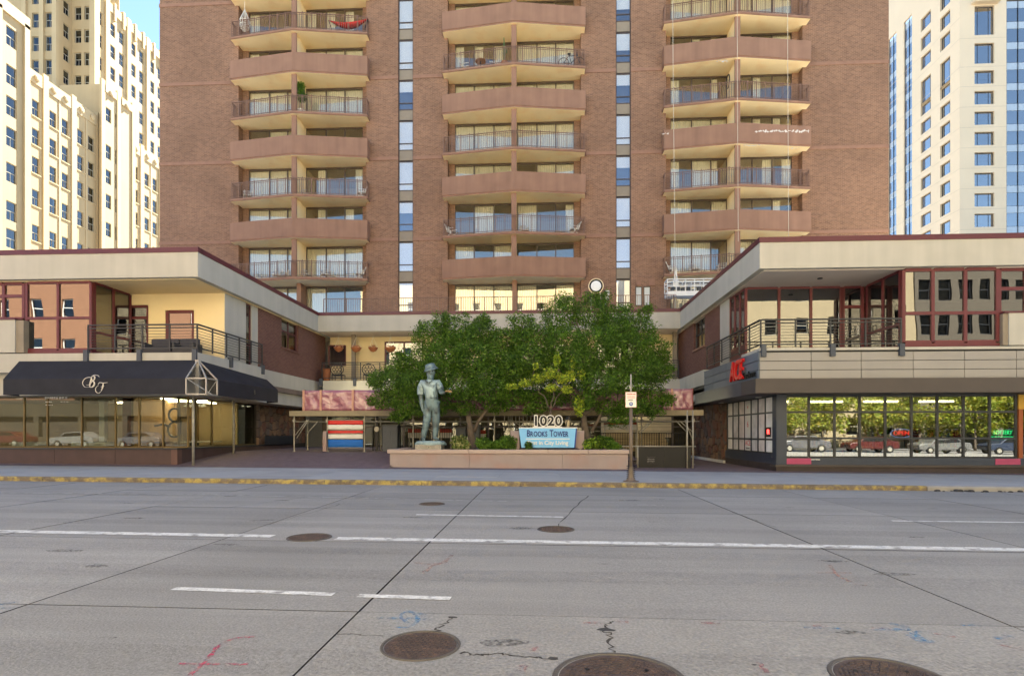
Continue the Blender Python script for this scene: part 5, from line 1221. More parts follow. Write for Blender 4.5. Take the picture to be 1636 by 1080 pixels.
cl1=[pc(640,663,25.3,.5,rz=.22),pc(700,648,25.1,.6,rz=.3),pc(770,600,25,.9),pc(700,595,25,.9),pc(802,548,25.8,.8),pc(818,632,25.4,.7,rz=.5),pc(660,615,24.9,.8,rz=.6),pc(745,548,25.4,.8),pc(632,612,25.6,1.0),pc(655,645,25.2,.75,rz=.45),pc(612,640,25.8,.6,rz=.4),pc(665,580,25.8,.9),pc(690,540,26,.9),pc(730,528,26.2,.85),pc(770,535,26.3,.8),pc(715,570,25.2,1.0),pc(755,575,25,1.0),pc(795,570,25.6,.9),pc(735,618,24.8,.9,rz=.6),pc(780,622,25,.9,rz=.6),pc(690,620,25.8,.8,rz=.55),pc(820,600,25.6,.8),pc(645,590,26.2,.8),pc(705,515,26.1,.45),pc(768,516,26.4,.4),pc(672,655,25,.5,rz=.25),pc(603,606,25.8,.45),pc(740,650,25.2,.6,rz=.25),pc(790,650,25.4,.5,rz=.25)]
bx=at(757,716,25.2); tree('left of two spreading green trees, its crown behind the statue',(bx.x,25.2,PZ-.05),at(748,664,25.2),
 [(at(700,600,25.5),.55),(at(650,605,25.7),.5),(at(765,560,25.6),.6),(at(812,596,25.6),.5,at(757,690,25.2)),(at(720,545,26),.45)],cl1,70000,.098,lf,.17,'trees in the planter',(.33,.40,.27),sprigs=True)
cl2=[pc(858,652,25.6,.5,rz=.25),pc(990,668,25.3,.5,rz=.25),pc(1040,655,25.6,.45,rz=.25),pc(815,590,25.2,.8),pc(925,575,24.8,.9),pc(980,530,25.6,.9),pc(845,575,25.2,.9),pc(835,550,25.8,.7),pc(850,625,25.6,.7,rz=.5),pc(890,635,25.8,.6,rz=.4),pc(1025,590,25.2,.9,rz=.7),pc(860,545,26,1.0),pc(835,520,26.2,.6),pc(895,505,26.2,.9),pc(905,484,26.3,.45),pc(945,500,26,.9),pc(985,512,26.2,.9),pc(1020,530,26.1,.85),pc(1040,560,26,.8),pc(1050,595,26,.7),pc(1045,632,25.8,.65,rz=.45),pc(1000,560,25.3,1.1),pc(950,555,25,1.1),pc(905,550,25.2,1.0),pc(1005,605,25.1,1.0,rz=.75),pc(960,608,24.8,1.0,rz=.7),pc(915,600,25.4,.9),pc(870,590,25.6,.9),pc(1010,648,25.2,.7,rz=.4),pc(970,650,25.4,.6,rz=.35),pc(1055,570,26.2,.45),pc(935,640,25,.5,rz=.4),pc(1062,640,25.9,.35,rz=.3),pc(960,482,26.3,.4),pc(1030,500,26.3,.35)]
bx=at(940,716,25.3); tree('right and taller of two spreading green trees, behind the name board',(bx.x,25.3,PZ-.05),at(932,664,25.3),
 [(at(885,560,25.8),.5),(at(930,540,25.6),.6),(at(985,600,25.4),.55),(at(1035,600,25.8),.5),(at(960,530,25.9),.5),(at(1010,560,25.8),.4,at(945,690,25.3))],cl2,84000,.098,lf,.19,'trees in the planter',(.33,.40,.27),sprigs=True)
cl3=[pc(818,618,24.4,.28,rz=.14),pc(840,612,24.4,.3,rz=.16),pc(860,605,24.35,.3,rz=.2),pc(878,597,24.3,.3,rz=.25),pc(890,575,24.3,.16,rz=.32),pc(898,605,24.3,.28,rz=.22),pc(912,600,24.35,.22,rz=.24),pc(915,578,24.35,.12,rz=.28),pc(930,598,24.4,.16,rz=.2),pc(882,620,24.4,.3,rz=.18),pc(855,585,24.35,.13,rz=.16),pc(925,650,24.5,.22,rz=.42),pc(905,622,24.4,.25,rz=.2)]
bx=at(878,700,24.4); tree('small yellow-green young tree with thin pale stems in front of the big crowns',(bx.x,24.4,PZ-.05),at(880,655,24.4),[(at(850,612,24.4),.6),(at(893,590,24.35),.6),(at(915,600,24.4),.5),(at(925,645,24.5),.4,at(900,690,24.4))],cl3,4200,.11,lfy,.05,None,(.4,.4,.2),'young_tree',shell=.2)
m_mulch=m_soil
def shrub(px,py,Y,r,rz,n,size,mats,lb,w=None):
    c=at(px,py,Y); t=thing('planter_shrub',lb,'shrub',(c.x,Y,PZ-.05),'shrubs in the planter')
    cl=[((c.x+random.uniform(-.55,.55)*r,Y+random.uniform(-.4,.4)*r,PZ+rz*random.uniform(.3,.75)),(r*.5,r*.45,rz*.5)) for _ in range(7)]
    mb=MB()
    for q in cl[:6]: mb.tube([(c.x,Y,PZ-.1),((c.x+q[0][0])/2,(Y+q[0][1])/2,PZ+rz*.3),q[0]],[.02,.014,.006],5)
    mb.build('stems',m_bark,t); leaf_obj('foliage',leaf_cloud(cl,n,size,droop=.5,shell=.3),mats,t,w)
lfv=[LEAF('leaf_variegated',(.36,.35,.14)),LEAF('leaf_variegated2',(.20,.24,.07)),lf[1]]
shrub(733,711,23.95,.50,.5,1500,.13,lfv,'variegated yellow and green shrub right of the statue base',(.45,.3,.25))
shrub(772,711,24.1,.46,.45,1300,.12,lf,'dark green low shrub below the left tree trunk')
shrub(795,712,23.9,.46,.38,1300,.11,[lf[1],lf[2]],'mid green low shrub between trunk and name board')
shrub(815,708,24.0,.4,.5,1300,.11,lf,'leafy green shrub touching the left end of the name board')
shrub(845,704,23.66,.22,.32,220,.12,[lf[1],lf[0]],'dark leafy sprig hanging over the lower left of the blue board')
shrub(944,711,23.9,.42,.42,1100,.13,[lfy[1],lfy[2],lf[2]],'bright lime green shrub right of the name board')
shrub(967,708,24.2,.42,.5,1300,.12,lf,'darker green shrub at the right end of the planter')
shrub(985,713,23.9,.25,.25,500,.10,[lf[1],lf[2]],'smallest green tuft at the right end of the planter')

# ---------------------------------------------------------------- parking sign on the kerb
pxs=xat(1008,17.4); ps=thing('parking_sign','white parking notice on a brown steel pole standing at the kerb','sign',(pxs,17.4,.1))
zs=gnd(pxs)+.14
m_pole=M('brown_pole',(.13,.10,.075),.5,.2,5,spec=.4)
MB().tube([(pxs,17.4,zs),(pxs,17.4,2.35)],.052,12).build('pole',m_pole,ps,smooth=True); MB().tube([(pxs+.0,17.4,2.35),(pxs,17.4,zat(1008,598,17.4))],.022,8).build('upper_pole',m_steel,ps,smooth=True)
MB().lathe((pxs,17.4,zs),[(.24,-.01),(.24,.02),(.15,.04),(.10,.12),(.075,.3),(.07,.45)],16).build('base_flange',m_pole,ps,smooth=False)
mb=MB()
for k in range(7):
    z=zs+.12+k*.06
    for s in (-1,1): mb.lathe((pxs+s*(.10-.0*k),17.4,z),[(.045,-.012),(.012,.012)],8)
mb.build('climb_guard',m_black,ps)
ca=at(1008,638.5,17.32); hw,hh=.17,.24
MB().box(ca.x-hw,ca.x+hw,17.315,17.325,ca.z-hh,ca.z+hh).build('plate_edge',M('sign_rim',(.45,.16,.10),.5),ps,bevel=.004); MB().box(ca.x-hw+.012,ca.x+hw-.012,17.308,17.3149,ca.z-hh+.012,ca.z+hh-.012).build('plate',m_white,ps)
m_rp=M('red_print',(.5,.05,.05),.6); m_bp=M('blue_print',(.10,.16,.42),.6)
marks((ca.x,17.305,ca.z+.17),.26,.05,m_rp,ps,8); marks((ca.x,17.305,ca.z+.10),.22,.02,m_rp,ps,12); marks((ca.x,17.305,ca.z+.06),.22,.02,m_rp,ps,12); marks((ca.x-.02,17.305,ca.z-.01),.12,.03,m_black,ps,5)
MB().lathe((ca.x+.0,17.307,ca.z-.13),[(.06,0),(.06,.003)],16,axis='y').build('round_emblem',m_bp,ps)
MB().lathe((ca.x+.0,17.303,ca.z-.12),[(.02,0),(.02,.003)],10,axis='y').build('emblem_spot',m_white,ps)

# ---------------------------------------------------------------- scaffold shed across the court
YH=27.5; x0,x1=xat(467,YH),xat(1121,YH); zT=zat(800,656,YH); zB=zat(800,664.5,YH)
sh=thing('scaffold_shed','long steel-pipe scaffold shed with timber edge across the court','scaffold',((x0+x1)/2,YH,.1))
m_wood=M('timber_edge',(.31,.26,.17),.8,.15,4,.2,40)
n=6
for i in range(n): a=x0+(x1-x0)*i/n; b=x0+(x1-x0)*(i+1)/n; MB().box(a+.004,b-.004,YH-.35,YH-.30,zB,zT).build('fascia_board',m_wood,sh)
MB().box(x0,x1,YH-.30,YH+3.2,zB+.05,zT-.02).build('roof_deck',m_canopy,sh)
posts=[470,491.5,523,582,608,660,700,790,815,1018,1025,1097,1107.5]
for px in posts:
    back=px in (491.5,608,700,815,1025,1097)
    y=YH-.12 if not back else YH+1.6
    x=xat(px,y); p=MB(); z0_=zplaza(x,y)
    p.tube([(x,y,z0_),(x,y,zB+.05)],.032,8); p.lathe((x,y,z0_-.005),[(.09,0),(.09,.02),(.04,.03),(.04,.1)],8); p.build('scaffold_post',m_steel,sh,smooth=False)
    MB().box(x-.06,x+.06,y-.06,y+.06,zB-.28,zB-.16).build('coupler',m_steel,sh)
for y in (YH-.14,YH+1.6):
    MB().tube([(x0+.1,y,zB-.27),(x1-.15,y,zB-.27)],.026,8).build('ledger_pipe',m_steel,sh,smooth=True)
for a,b in (((472,695),(491,670)),((474,700),(494,669)),((489,694),(508,673)),((1107,703),(1094,671)),((1107,690),(1085,672)),((1097,690),(1080,672)),((1020,690),(1040,672)),((1022,692),(1045,671)),((820,672),(845,690)),((640,672),(700,690)),((965,675),(1010,690))):
    MB().tube([at(*a,YH-.2),at(*b,YH-.2)],.024,6).build('brace',m_steel,sh,smooth=True)
for k in range(8): x=xat(806+k*6,YH-.05); MB().tube([(x,YH-.05,zat(810,690,YH)),(x,YH-.05,zB+.2)],.02,6).build('rail_bar',m_steel,sh,smooth=True)
# plastic-wrapped parapet
m_plas=M('pink_plastic',(.62,.25,.27),.22,.25,1.3,.0,8,spec=1.0)
def crumple(m,st_=.6):
    n=m.node_tree.nodes;L=m.node_tree.links;tc=n.new('ShaderNodeTexCoord');t=n.new('ShaderNodeTexNoise');t.inputs['Scale'].default_value=1.6;t.inputs['Detail'].default_value=4;t.inputs['Distortion'].default_value=.8
    b=n.new('ShaderNodeBump');b.inputs['Strength'].default_value=st_;b.inputs['Distance'].default_value=.12;L.new(tc.outputs['Object'],t.inputs[0]);L.new(t.outputs[0],b.inputs['Height']);L.new(b.outputs[0],n['Principled BSDF'].inputs['Normal'])
crumple(m_plas,1.0)
_n=m_plas.node_tree.nodes;_L=m_plas.node_tree.links;_t=_n.new('ShaderNodeTexNoise');_t.inputs['Scale'].default_value=.75;_t.inputs['Detail'].default_value=3;_t.inputs['Distortion'].default_value=.7;_tc=_n.new('ShaderNodeTexCoord');_L.new(_tc.outputs['Object'],_t.inputs[0])
_r=_n.new('ShaderNodeValToRGB');_e=_r.color_ramp.elements;_e[0].position=.46;_e[0].color=(.30,.11,.155,1);_e[1].position=.53;_e[1].color=(.33,.12,.16,1)  # pale bands paint crease highlights into the milky plastic colour
for _p,_c in ((.49,(.45,.24,.26,1)),(.60,(.35,.13,.18,1)),(.66,(.46,.24,.26,1)),(.70,(.33,.12,.16,1))): _q=_r.color_ramp.elements.new(_p);_q.color=_c
_L.new(_t.outputs[0],_r.inputs[0]);_L.new(_r.outputs[0],_n['Principled BSDF'].inputs['Base Color'])
xa,xb=xat(488,YH),xat(1105,YH); zTop=zat(800,622.5,YH); pan=[xa]+[xat(p,YH) for p in (515,566,640,720,800,880,960,1035,1072)]+[xb]
for i,(a,b) in enumerate(zip(pan[:-1],pan[1:])):
    nx,nz=16,7; mb=MB(); vs=[]
    ph=random.random()*6
    for j in range(nz+1):
        for k in range(nx+1):
            u=k/nx; v_=j/nz; edge=math.sin(math.pi*u)*math.sin(math.pi*v_)
            vs.append((a+(b-a)*u,YH-.2+edge*.05*(math.sin(9*u+5*v_+ph)+.6*math.sin(17*u-11*v_+ph*2)),zT-.01+(zTop-zT)*v_))
    fs=[(j*(nx+1)+k,j*(nx+1)+k+1,(j+1)*(nx+1)+k+1,(j+1)*(nx+1)+k) for j in range(nz) for k in range(nx)]
    o=mb.add(vs,fs).build('plastic_sheet',m_plas,sh,smooth=True); s=o.modifiers.new('thick','SOLIDIFY'); s.thickness=.004
    MB().box(a-.045,a+.045,YH-.12,YH-.03,zT,zTop+.02).build('parapet_stud',m_wood,sh); MB().box(a-.05,a+.05,YH-.235,YH-.212,zT,zTop).build('batten',M('pink_batten',(.60,.33,.24),.6,.15),sh)
MB().box(xb-.045,xb+.045,YH-.12,YH-.03,zT,zTop+.02).build('parapet_stud',m_rust,sh)
for z in (zT+.05,zTop-.05): MB().box(xa,xb,YH-.03,YH+.02,z-.05,z+.05).build('parapet_rail',m_wood,sh)
# striped barrier hung on the shed
bn=thing('striped_barrier','red, white and blue fabric barrier hung on the scaffold left of the planter','banner',at(552,716,YH-.2))
bx0,bx1=xat(524,YH-.22),xat(580,YH-.22)
for k,(ya_,yb2,mt) in enumerate(((671.5,678,m_red),(678.5,686,m_white),(688,692,m_red),(693.5,701,m_white),(702,714.5,M('royal_blue',(.01,.13,.50),.6,.1,4)))):
    za,zb2=zat(552,ya_,YH-.22),zat(552,yb2,YH-.22); nx=14
    mb=MB(); vs=[]
    for j in range(4):
        for q_ in range(nx+1): vs.append((bx0+(bx1-bx0)*q_/nx,YH-.22+random.uniform(-.012,.012),za+(zb2-za)*j/3+random.uniform(-.006,.006)))
    mb.add(vs,[(j*(nx+1)+q_,j*(nx+1)+q_+1,(j+1)*(nx+1)+q_+1,(j+1)*(nx+1)+q_) for j in range(3) for q_ in range(nx)])
    o=mb.build(['red_stripe','white_stripe','red_stripe','white_stripe','blue_panel'][k],mt,bn,smooth=True); s=o.modifiers.new('thick','SOLIDIFY'); s.thickness=.01
for py in (671,687,692.7,715): MB().tube([(bx0-.03,YH-.24,zat(552,py,YH-.24)),(bx1+.03,YH-.24,zat(552,py,YH-.24))],.022,6).build('cross_pipe',m_steel,bn,smooth=True)
c=at(519,707,YH-.3); tag(MB().box(c.x-.09,c.x+.09,YH-.35,YH-.2,zplaza(c.x,YH),zat(519,690,YH)).box(c.x-.07,c.x+.07,YH-.33,YH-.22,zat(519,690,YH),zat(519,690,YH)+.04).build('pink_bollard',m_pink),'short square pink post left of the striped barrier','post')
c=at(602,685.5,YH+.3); t=thing('round_gauge','small round cream disc on a dark post right of the striped barrier','gauge',(c.x,YH+.3,.7)); MB().lathe(c,[(.13,0),(.13,.03),(.09,.05)],18,axis='y').build('disc',m_cream,t); MB().bar((c.x,YH+.36,.65),(c.x,YH+.36,zB),.1).build('post',m_black,t)
# wrapped dark bins and fence
for px0,px1,py0,py1,lb in ((611,635,680,714,'dark grey wrapped cabinet beside the barrier, left of the statue'),(728,744,684,713,'dark grey box behind the left tree trunk'),(748,766,679,714,'taller blue-grey box just right of the left tree trunk')):
    a=at(px0,py1,YH+.1);b=at(px1,py0,YH+.1); t=thing('utility_cabinet',lb,'cabinet',((a.x+b.x)/2,YH+.3,.6),'grey cabinets behind the planter'); MB().box(a.x,b.x,YH+.1,YH+.6,.62,b.z).build('cabinet_body',m_navym,t,bevel=.02); MB().box(a.x-.02,b.x+.02,YH+.08,YH+.62,b.z,b.z+.05).build('lid',m_dkmetal,t)
    mb=MB()
    for k in range(5): x=a.x+(b.x-a.x)*(k+.5)/5; mb.box(x-.015,x+.015,YH+.085,YH+.099,.7,b.z-.06)
    mb.build('ribs',m_navym,t)
def bar_fence(px0,px1,Y,z0_,z1_,lb,step=.12):
    xa=xat(px0,Y); xb=xat(px1,Y); t=thing('bar_fence',lb,'fence',((xa+xb)/2,Y,z0_)); mb=MB(); n=int((xb-xa)/step)
    for i in range(n+1): x=xa+(xb-xa)*i/n; mb.bar((x,Y,z0_),(x,Y,z1_),.02 if i%12 else .05)
    mb.build('bars',m_black,t); MB().bar((xa,Y,z1_),(xb,Y,z1_),.05,.04).build('top_rail',m_black,t); MB().bar((xa,Y,z0_+.1),(xb,Y,z0_+.1),.04).build('bottom_rail',m_black,t)
bar_fence(596,770,YH+1.4,.6,1.95,'black bar fence behind the statue under the shed'); bar_fence(960,1092,YH+1.5,.1,1.62,'black bar fence right of the planter under the shed')
# dark hoarding right of the planter
xa,xb=xat(1020,24.6),xat(1104,24.6); t=thing('black_hoarding','black plywood hoarding between planter and right wing','hoarding',((xa+xb)/2,24.6,.05)); zh=zat(1060,713,24.6)
for a,b in ((xa,(xa+xb)/2-.003),((xa+xb)/2+.003,xb)): MB().box(a,b,24.6,24.63,.06,zh-.03).build('board',m_black,t)
MB().tube([(xa-1.3,24.55,zh),(xb+.2,24.55,zh)],.024,8).build('top_pipe',m_steel,t,smooth=True)
for px in (1019,1098,1107): x=xat(px,24.5); MB().tube([(x,24.5,.05),(x,24.5,zh+(.0 if px==1019 else 1.55))],.028,8).build('pipe_leg',m_steel,t,smooth=True)
mb=MB()
for k,(w_,h_) in enumerate(((.34,.012),(.30,.1),(.32,.1),(.34,.012))):
    marks((xat(1040,24.6),24.595,zat(1040,730+k*3.4,24.6)),w_,h_*.8,M('faint_white_print',(.16,.15,.15),.8),t,8)
# works materials stacked behind the fence: timber, red netting, pale boxes
t=thing('timber_stack','stack of pale timber planks behind the fence, right of the name board','timber',(xat(1010,31),31,.2))
for k in range(6): MB().box(xat(965,31),xat(1070,31)-random.uniform(0,.3),30.8,31.4,.62+.17*k,.62+.17*k+.15).build('plank',m_ply,t)
for px0,px1,py,lb in ((652,672,690,'red and white barrier board behind the statue, left piece'),(703,722,690,'red and white barrier board right of the statue legs'),(768,776,692,'short red barrier board behind the shrubs'),(965,1018,677,'long red barrier strip behind the parking sign')):
    a=at(px0,py+7,30.5); b=at(px1,py-5,30.5); t=thing('barrier_board',lb,'barrier',((a.x+b.x)/2,30.5,.7),'red and white works barriers')
    MB().box(a.x,b.x,30.5,30.54,(a.z+b.z)/2,b.z).build('red_band',M('barrier_red',(.42,.05,.03),.6),t); MB().box(a.x,b.x,30.5,30.54,a.z-.08,(a.z+b.z)/2-.003).build('white_band',m_white,t)
    for x in (a.x+.05,b.x-.05): MB().box(x-.03,x+.03,30.54,30.6,.3,b.z).build('leg',m_steel,t)
for px,lb in ((560,'first from the left'),(672,'second from the left'),(880,'third from the left'),(1010,'rightmost')):
    c=at(px,672,33.0); tag(MB().box(c.x-.75,c.x+.75,32.9,33.1,3.45,3.52).box(c.x-.7,c.x+.7,32.93,33.07,3.52,3.62).build('ceiling_lamp',m_lamp2),'strip lamp under the court gallery, '+lb,'lamp','court gallery lamps')
# ---------------------------------------------------------------- things on the balconies
m_plw=M('white_plastic',(.72,.70,.64),.5,.05)
def chair_mesh():
    mb=MB(); mb.box(-.26,.26,-.26,.26,.36,.40)
    for x in (-.25,.25):
        mb.bar((x,-.25,0),(x,.18,.55),.04); mb.bar((x,.25,0),(x,-.2,.42),.04); mb.bar((x,.2,.38),(x,.42,.92),.04); mb.bar((x,-.26,.58),(x,.3,.6),.05,.03)
    for k in range(5): mb.bar((-.25,.23+.045*k,.46+.105*k),(.25,.23+.045*k,.46+.105*k),.06,.02)
    return mb.mesh('folding_chair',m_plw)
chm=chair_mesh()
word={0:'left',1:'middle',2:'right'}
def rfl(k,b): return ('lowest','second','third','fourth')[(k-1)//2 if b!=1 else (k-2)//2]
for px,b,k,rz,hint in ((444,0,1,.3,'left unit, left chair'),(458,0,1,-.4,'left unit, by the divider'),(490,0,1,1.2,'right unit, by the divider'),(520,0,1,.2,'right unit, middle'),(575,0,1,-1.2,'right unit, far right'),(488,0,3,1.3,'right unit'),(577,0,3,-1.2,'far right end'),(396,0,3,.4,'far left end'),
    (722,1,2,1.2,'far left end'),(838,1,2,.3,'right of the divider'),(917,1,2,-1.2,'far right end'),(745,1,6,1.3,'far left end'),(787,1,6,-1.3,'left unit, facing left'),(1075,2,1,1.2,'far left end'),(1153,2,1,-.5,'by the divider'),(1110,2,1,.2,'middle of left unit')):
    y=37.9 if abs(px-820)>0 else 37.9; x=xat(px,y)
    o=put('folding_chair',chm,None,(x,y,zl(k))); o.rotation_euler.z=rz
    tag(o,'white chair, %s balcony column, %s railed level, %s'%(word[b],rfl(k,b),hint),'chair','chairs on the balconies')
x=xat(768,37.7); t=thing('balcony_table','small round wooden table on the third-level middle balcony','table',(x,37.7,zl(6))); MB().lathe((x,37.7,zl(6)+.68),[(.36,0),(.36,.04)],18).build('table_top',M('table_wood',(.35,.17,.07),.6),t); MB().tube([(x,37.7,zl(6)),(x,37.7,zl(6)+.68)],.04,8).build('leg',m_dkmetal,t)
# bicycle
bx=xat(913,37.6); bz=zl(6); t=thing('bicycle','dark bicycle leaning on the right end of an upper middle balcony','bicycle',(bx,37.6,bz))
for dx,nm in ((-.52,'wheel'),(.52,'wheel')):
    w_=MB(); w_.tube([(bx+dx+.34*math.cos(a),37.6,bz+.35+.34*math.sin(a)) for a in [k*6.2832/20 for k in range(21)]],.02,6,cap=False); 
    for k in range(6): a=k*1.047; w_.bar((bx+dx,37.6,bz+.35),(bx+dx+.33*math.cos(a),37.6,bz+.35+.33*math.sin(a)),.008)
    w_.build('wheel',m_black,t)
mb=MB(); q=lambda x,z:(bx+x,37.6,bz+z)
for a,b in (((-.52,.35),(-.15,.85)),((-.52,.35),(0,.32)),((0,.32),(-.15,.85)),((0,.32),(.38,.8)),((-.15,.8),(.38,.82)),((.52,.35),(.36,.98))): mb.bar(q(*a),q(*b),.035)
mb.build('frame',m_dkmetal,t); MB().box(bx-.27,bx-.05,37.53,37.67,bz+.9,bz+.96).bar(q(-.16,.8),q(-.16,.92),.03).build('saddle',m_black,t); MB().bar((bx+.36,37.4,bz+1.0),(bx+.36,37.8,bz+1.0),.03).build('handlebar',m_black,t)
# hung bicycle wheel on a divider
x=xat(1168,37.3); mb=MB(); zc=zl(5)+1.35
mb.tube([(x-.2,37.3+.33*math.cos(a),zc+.42*math.sin(a)) for a in [k*6.2832/20 for k in range(21)]],.035,6,cap=False)
for k in range(6): a=k*1.047; mb.bar((x-.2,37.3,zc),(x-.2,37.3+.32*math.cos(a),zc+.4*math.sin(a)),.012)
tag(mb.build('wreath_hoop',m_black),'black spoked hoop hung on the right balcony divider','hoop')
# potted tree on the left column
x=xat(481,37.5); z=zl(5); t=thing('potted_tree','potted green tree rising above the rail of a left balcony','potted tree',(x,37.5,z))
MB().lathe((x,37.5,z),[(.2,0),(.28,.4),(.3,.42),(.26,.42),(.25,.38)],14).build('pot',m_plw,t); mb=MB(); limb(mb,(x,37.5,z+.3),(x,37.45,z+1.5),.03,.02); mb.build('trunk',m_bark,t)
leaf_obj('crown',leaf_cloud([((x-.05,37.4,z+1.6),(.36,.34,.45)),((x+.12,37.4,z+1.25),(.3,.3,.35)),((x-.1,37.4,z+1.95),(.25,.25,.3)),((x+.05,37.45,z+2.05),(.25,.2,.25))],2600,.1,shell=.2),lf,t)
x=xat(806,37.5); t=thing('balcony_cactus','tall thin plant in a terracotta pot beside the middle balcony divider','potted plant',(x,37.5,zl(6))); MB().lathe((x,37.5,zl(6)),[(.16,0),(.24,.42),(.26,.44),(.2,.44)],12).build('pot',m_terra,t); MB().tube([(x,37.5,zl(6)+.4),(x-.02,37.5,zl(6)+1.3),(x-.04,37.5,zl(6)+2.1)],[.06,.07,.03],8).tube([(x,37.5,zl(6)+.9),(x+.13,37.5,zl(6)+1.1),(x+.12,37.5,zl(6)+1.5)],[.04,.045,.02],8).build('stem',M('cactus_green',(.08,.13,.05),.8),t,smooth=True)
# red hammock and hanging chair, top of the left column
za=zl(7); xa,xb=xat(525,37.6),xat(588,37.6); n=14; mb=MB(); vs=[]
for i in range(n+1):
    u=i/n; w_=.02+.32*math.sin(math.pi*u)
    for s in (-1,0,1): vs.append((xa+(xb-xa)*u,37.6+s*w_,za+1.0-.42*math.sin(math.pi*u)-(0 if s else .1*math.sin(math.pi*u))))
mb.add(vs,[(3*i+j,3*i+j+1,3*i+j+4,3*i+j+3) for i in range(n) for j in range(2)])
t=thing('hammock','red hammock on a dark stand on the top left balcony','hammock',((xa+xb)/2,37.6,za)); o=mb.build('cloth',M('hammock_red',(.5,.03,.03),.8),t,smooth=True); s=o.modifiers.new('t','SOLIDIFY'); s.thickness=.02
for x,e in ((xa,.35),(xb,-.35)): MB().bar((x,37.6,za+1.0),(x+e,37.6,za),.05).build('stand_leg',m_black,t)
MB().bar((xa+.3,37.6,za+.03),(xb-.3,37.6,za+.03),.05).build('stand_bar',m_black,t)
x=xat(391,37.6); t=thing('hanging_chair','white net hanging chair at the left end of the top left balcony','hanging chair',(x,37.6,za)); mb=MB()
for k in range(12):
    a=k*.5236; mb.tube([(x+.02*math.cos(a),37.6+.02*math.sin(a),za+1.95),(x+.36*math.cos(a),37.6+.3*math.sin(a),za+1.15),(x+.3*math.cos(a),37.6+.26*math.sin(a),za+.7),(x,37.6,za+.45)],.014,5)
for r,z in ((.36,1.15),(.34,.9),(.28,.68),(.16,.53)): mb.tube([(x+r*math.cos(a),37.6+r*.85*math.sin(a),za+z) for a in [k*.5236 for k in range(13)]],.014,5)
mb.build('net',m_plw,t); MB().bar((x,37.6,za+1.95),(x,37.6,za+FH-.2),.02).build('cord',m_plw,t)
tag(MB().box(xat(455,37.5),xat(472,37.5)-.1,37.4,37.8,zl(7),zl(7)+.55).build('storage_box',m_cream,bevel=.03),'cream storage box beside the divider on the top left balcony','box')
# ================================================================ NEIGHBOURING BUILDINGS
m_deco=M('cream_terracotta',(.38,.29,.165),.8,.06,.5,.1,40,streak=.06)
m_deco2=M('cream_trim',(.41,.32,.19),.8,.06,.5)
m_sash=M('grey_sash',(.32,.30,.24),.5,.1)
def sash_window(w,h,arch=False):
    f=MB(); t=.07
    f.box(0,t,0,.1,0,h).box(w-t,w,0,.1,0,h).box(t,w-t,0,.1,h-t,h).box(t,w-t,0,.1,0,t).box(t,w-t,.0,.1,h/2-.04,h/2+.04).box(w/2-.025,w/2+.025,.02,.08,t,h/2-.04)
    p=MB().box(t,w-t,.05,.06,t,h/2-.04).box(t,w-t,.03,.04,h/2+.04,h-t); b=MB().box(t,w-t,.16,.17,h*random.uniform(.4,.7),h)
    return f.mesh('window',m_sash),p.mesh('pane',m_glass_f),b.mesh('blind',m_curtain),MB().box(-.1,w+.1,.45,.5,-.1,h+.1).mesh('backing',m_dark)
def put_window(t,ms,loc,rz,blind=.7):
    f=put('window',ms[0],t,loc); f.rotation_euler.z=rz; put('pane',ms[1],f); put('backing',ms[3],f)
    if random.random()<blind: put('blind',ms[2],f)
WD,WH=1.1,2.1
sw=sash_window(WD,WH)
DB=thing('cream_tower_block','cream art deco office block with stepped ribbed parapets, behind the left wing','building',(-75,85,0))
def faceX(t,X,y0,y1,z0,z1,cols,rows,w=WD,h=WH,ms=None,mat=None,name='street_wall',d=.16):
    """wall facing +X with window openings; cols are window start distances, rows sill heights"""
    hl=[(c-y0,c-y0+w,r-z0,r-z0+h) for c in cols for r in rows if c>y0 and c+w<y1 and r+h<z1 and r>z0]
    MB().wall((X,y0,z0),(0,1,0),(1,0,0),y1-y0,z1-z0,hl,d).build(name,mat or m_deco,t)
    for a,b,c,e in hl: put_window(t,ms or sw,(X-d+.02,y0+a,z0+c),R(90))
def faceY(t,Y,x0,x1,z0,z1,cols,rows,w=WD,h=WH,ms=None,mat=None,name='front_wall',d=.2,blind=.5):
    hl=[(c-x0,c-x0+w,r-z0,r-z0+h) for c in cols for r in rows if c>x0 and c+w<x1 and r+h<z1 and r>z0]
    MB().wall((x0,Y,z0),(1,0,0),(0,-1,0),x1-x0,z1-z0,hl,d).build(name,mat or m_deco,t)
    for a,b,c,e in hl: put_window(t,ms or sw,(x0+a,Y+d-.02,z0+c),0,blind)
XD=-66.0
rows=[14.5,19,23.4,27.9-1.2,32.5-1.2,36.75-1.2,40.46-1.2,44.2-1.2]
cols=[68.6-.6+4.55*k+e for k in range(-1,10) for e in (0,1.95)]
faceX(DB,XD,66.6,118,0,48.6,cols,rows)
for k in range(0,11):
    y=67.35+4.55*k
    MB().box(XD-.1,XD+.16,y-.4,y+.4,0,49.3).build('pier',m_deco2,DB)
    MB().box(XD-.05,XD+.07,y+2.1,y+2.4,0,48.4).build('rib',m_deco2,DB)
    MB().box(XD-.4,XD+.12,y+.4,y+4.15,47.2,48.8).build('parapet_panel',m_deco2,DB)
    for q in (1.25,3.2): MB().lathe((XD+.12,y+q,48.0),[(.42,0),(.42,.12),(.2,.2)],10,axis='x').build('rosette',m_deco2,DB)
    for z in rows[3:]:
        for q in (.65,2.6): MB().box(XD-.02,XD+.09,y+q-.1,y+q+1.45,z-.16,z-.02).build('sill',m_deco2,DB)
MB().box(-95,XD-.6,66.6,118,48.0,48.3).build('roof',m_conc,DB)
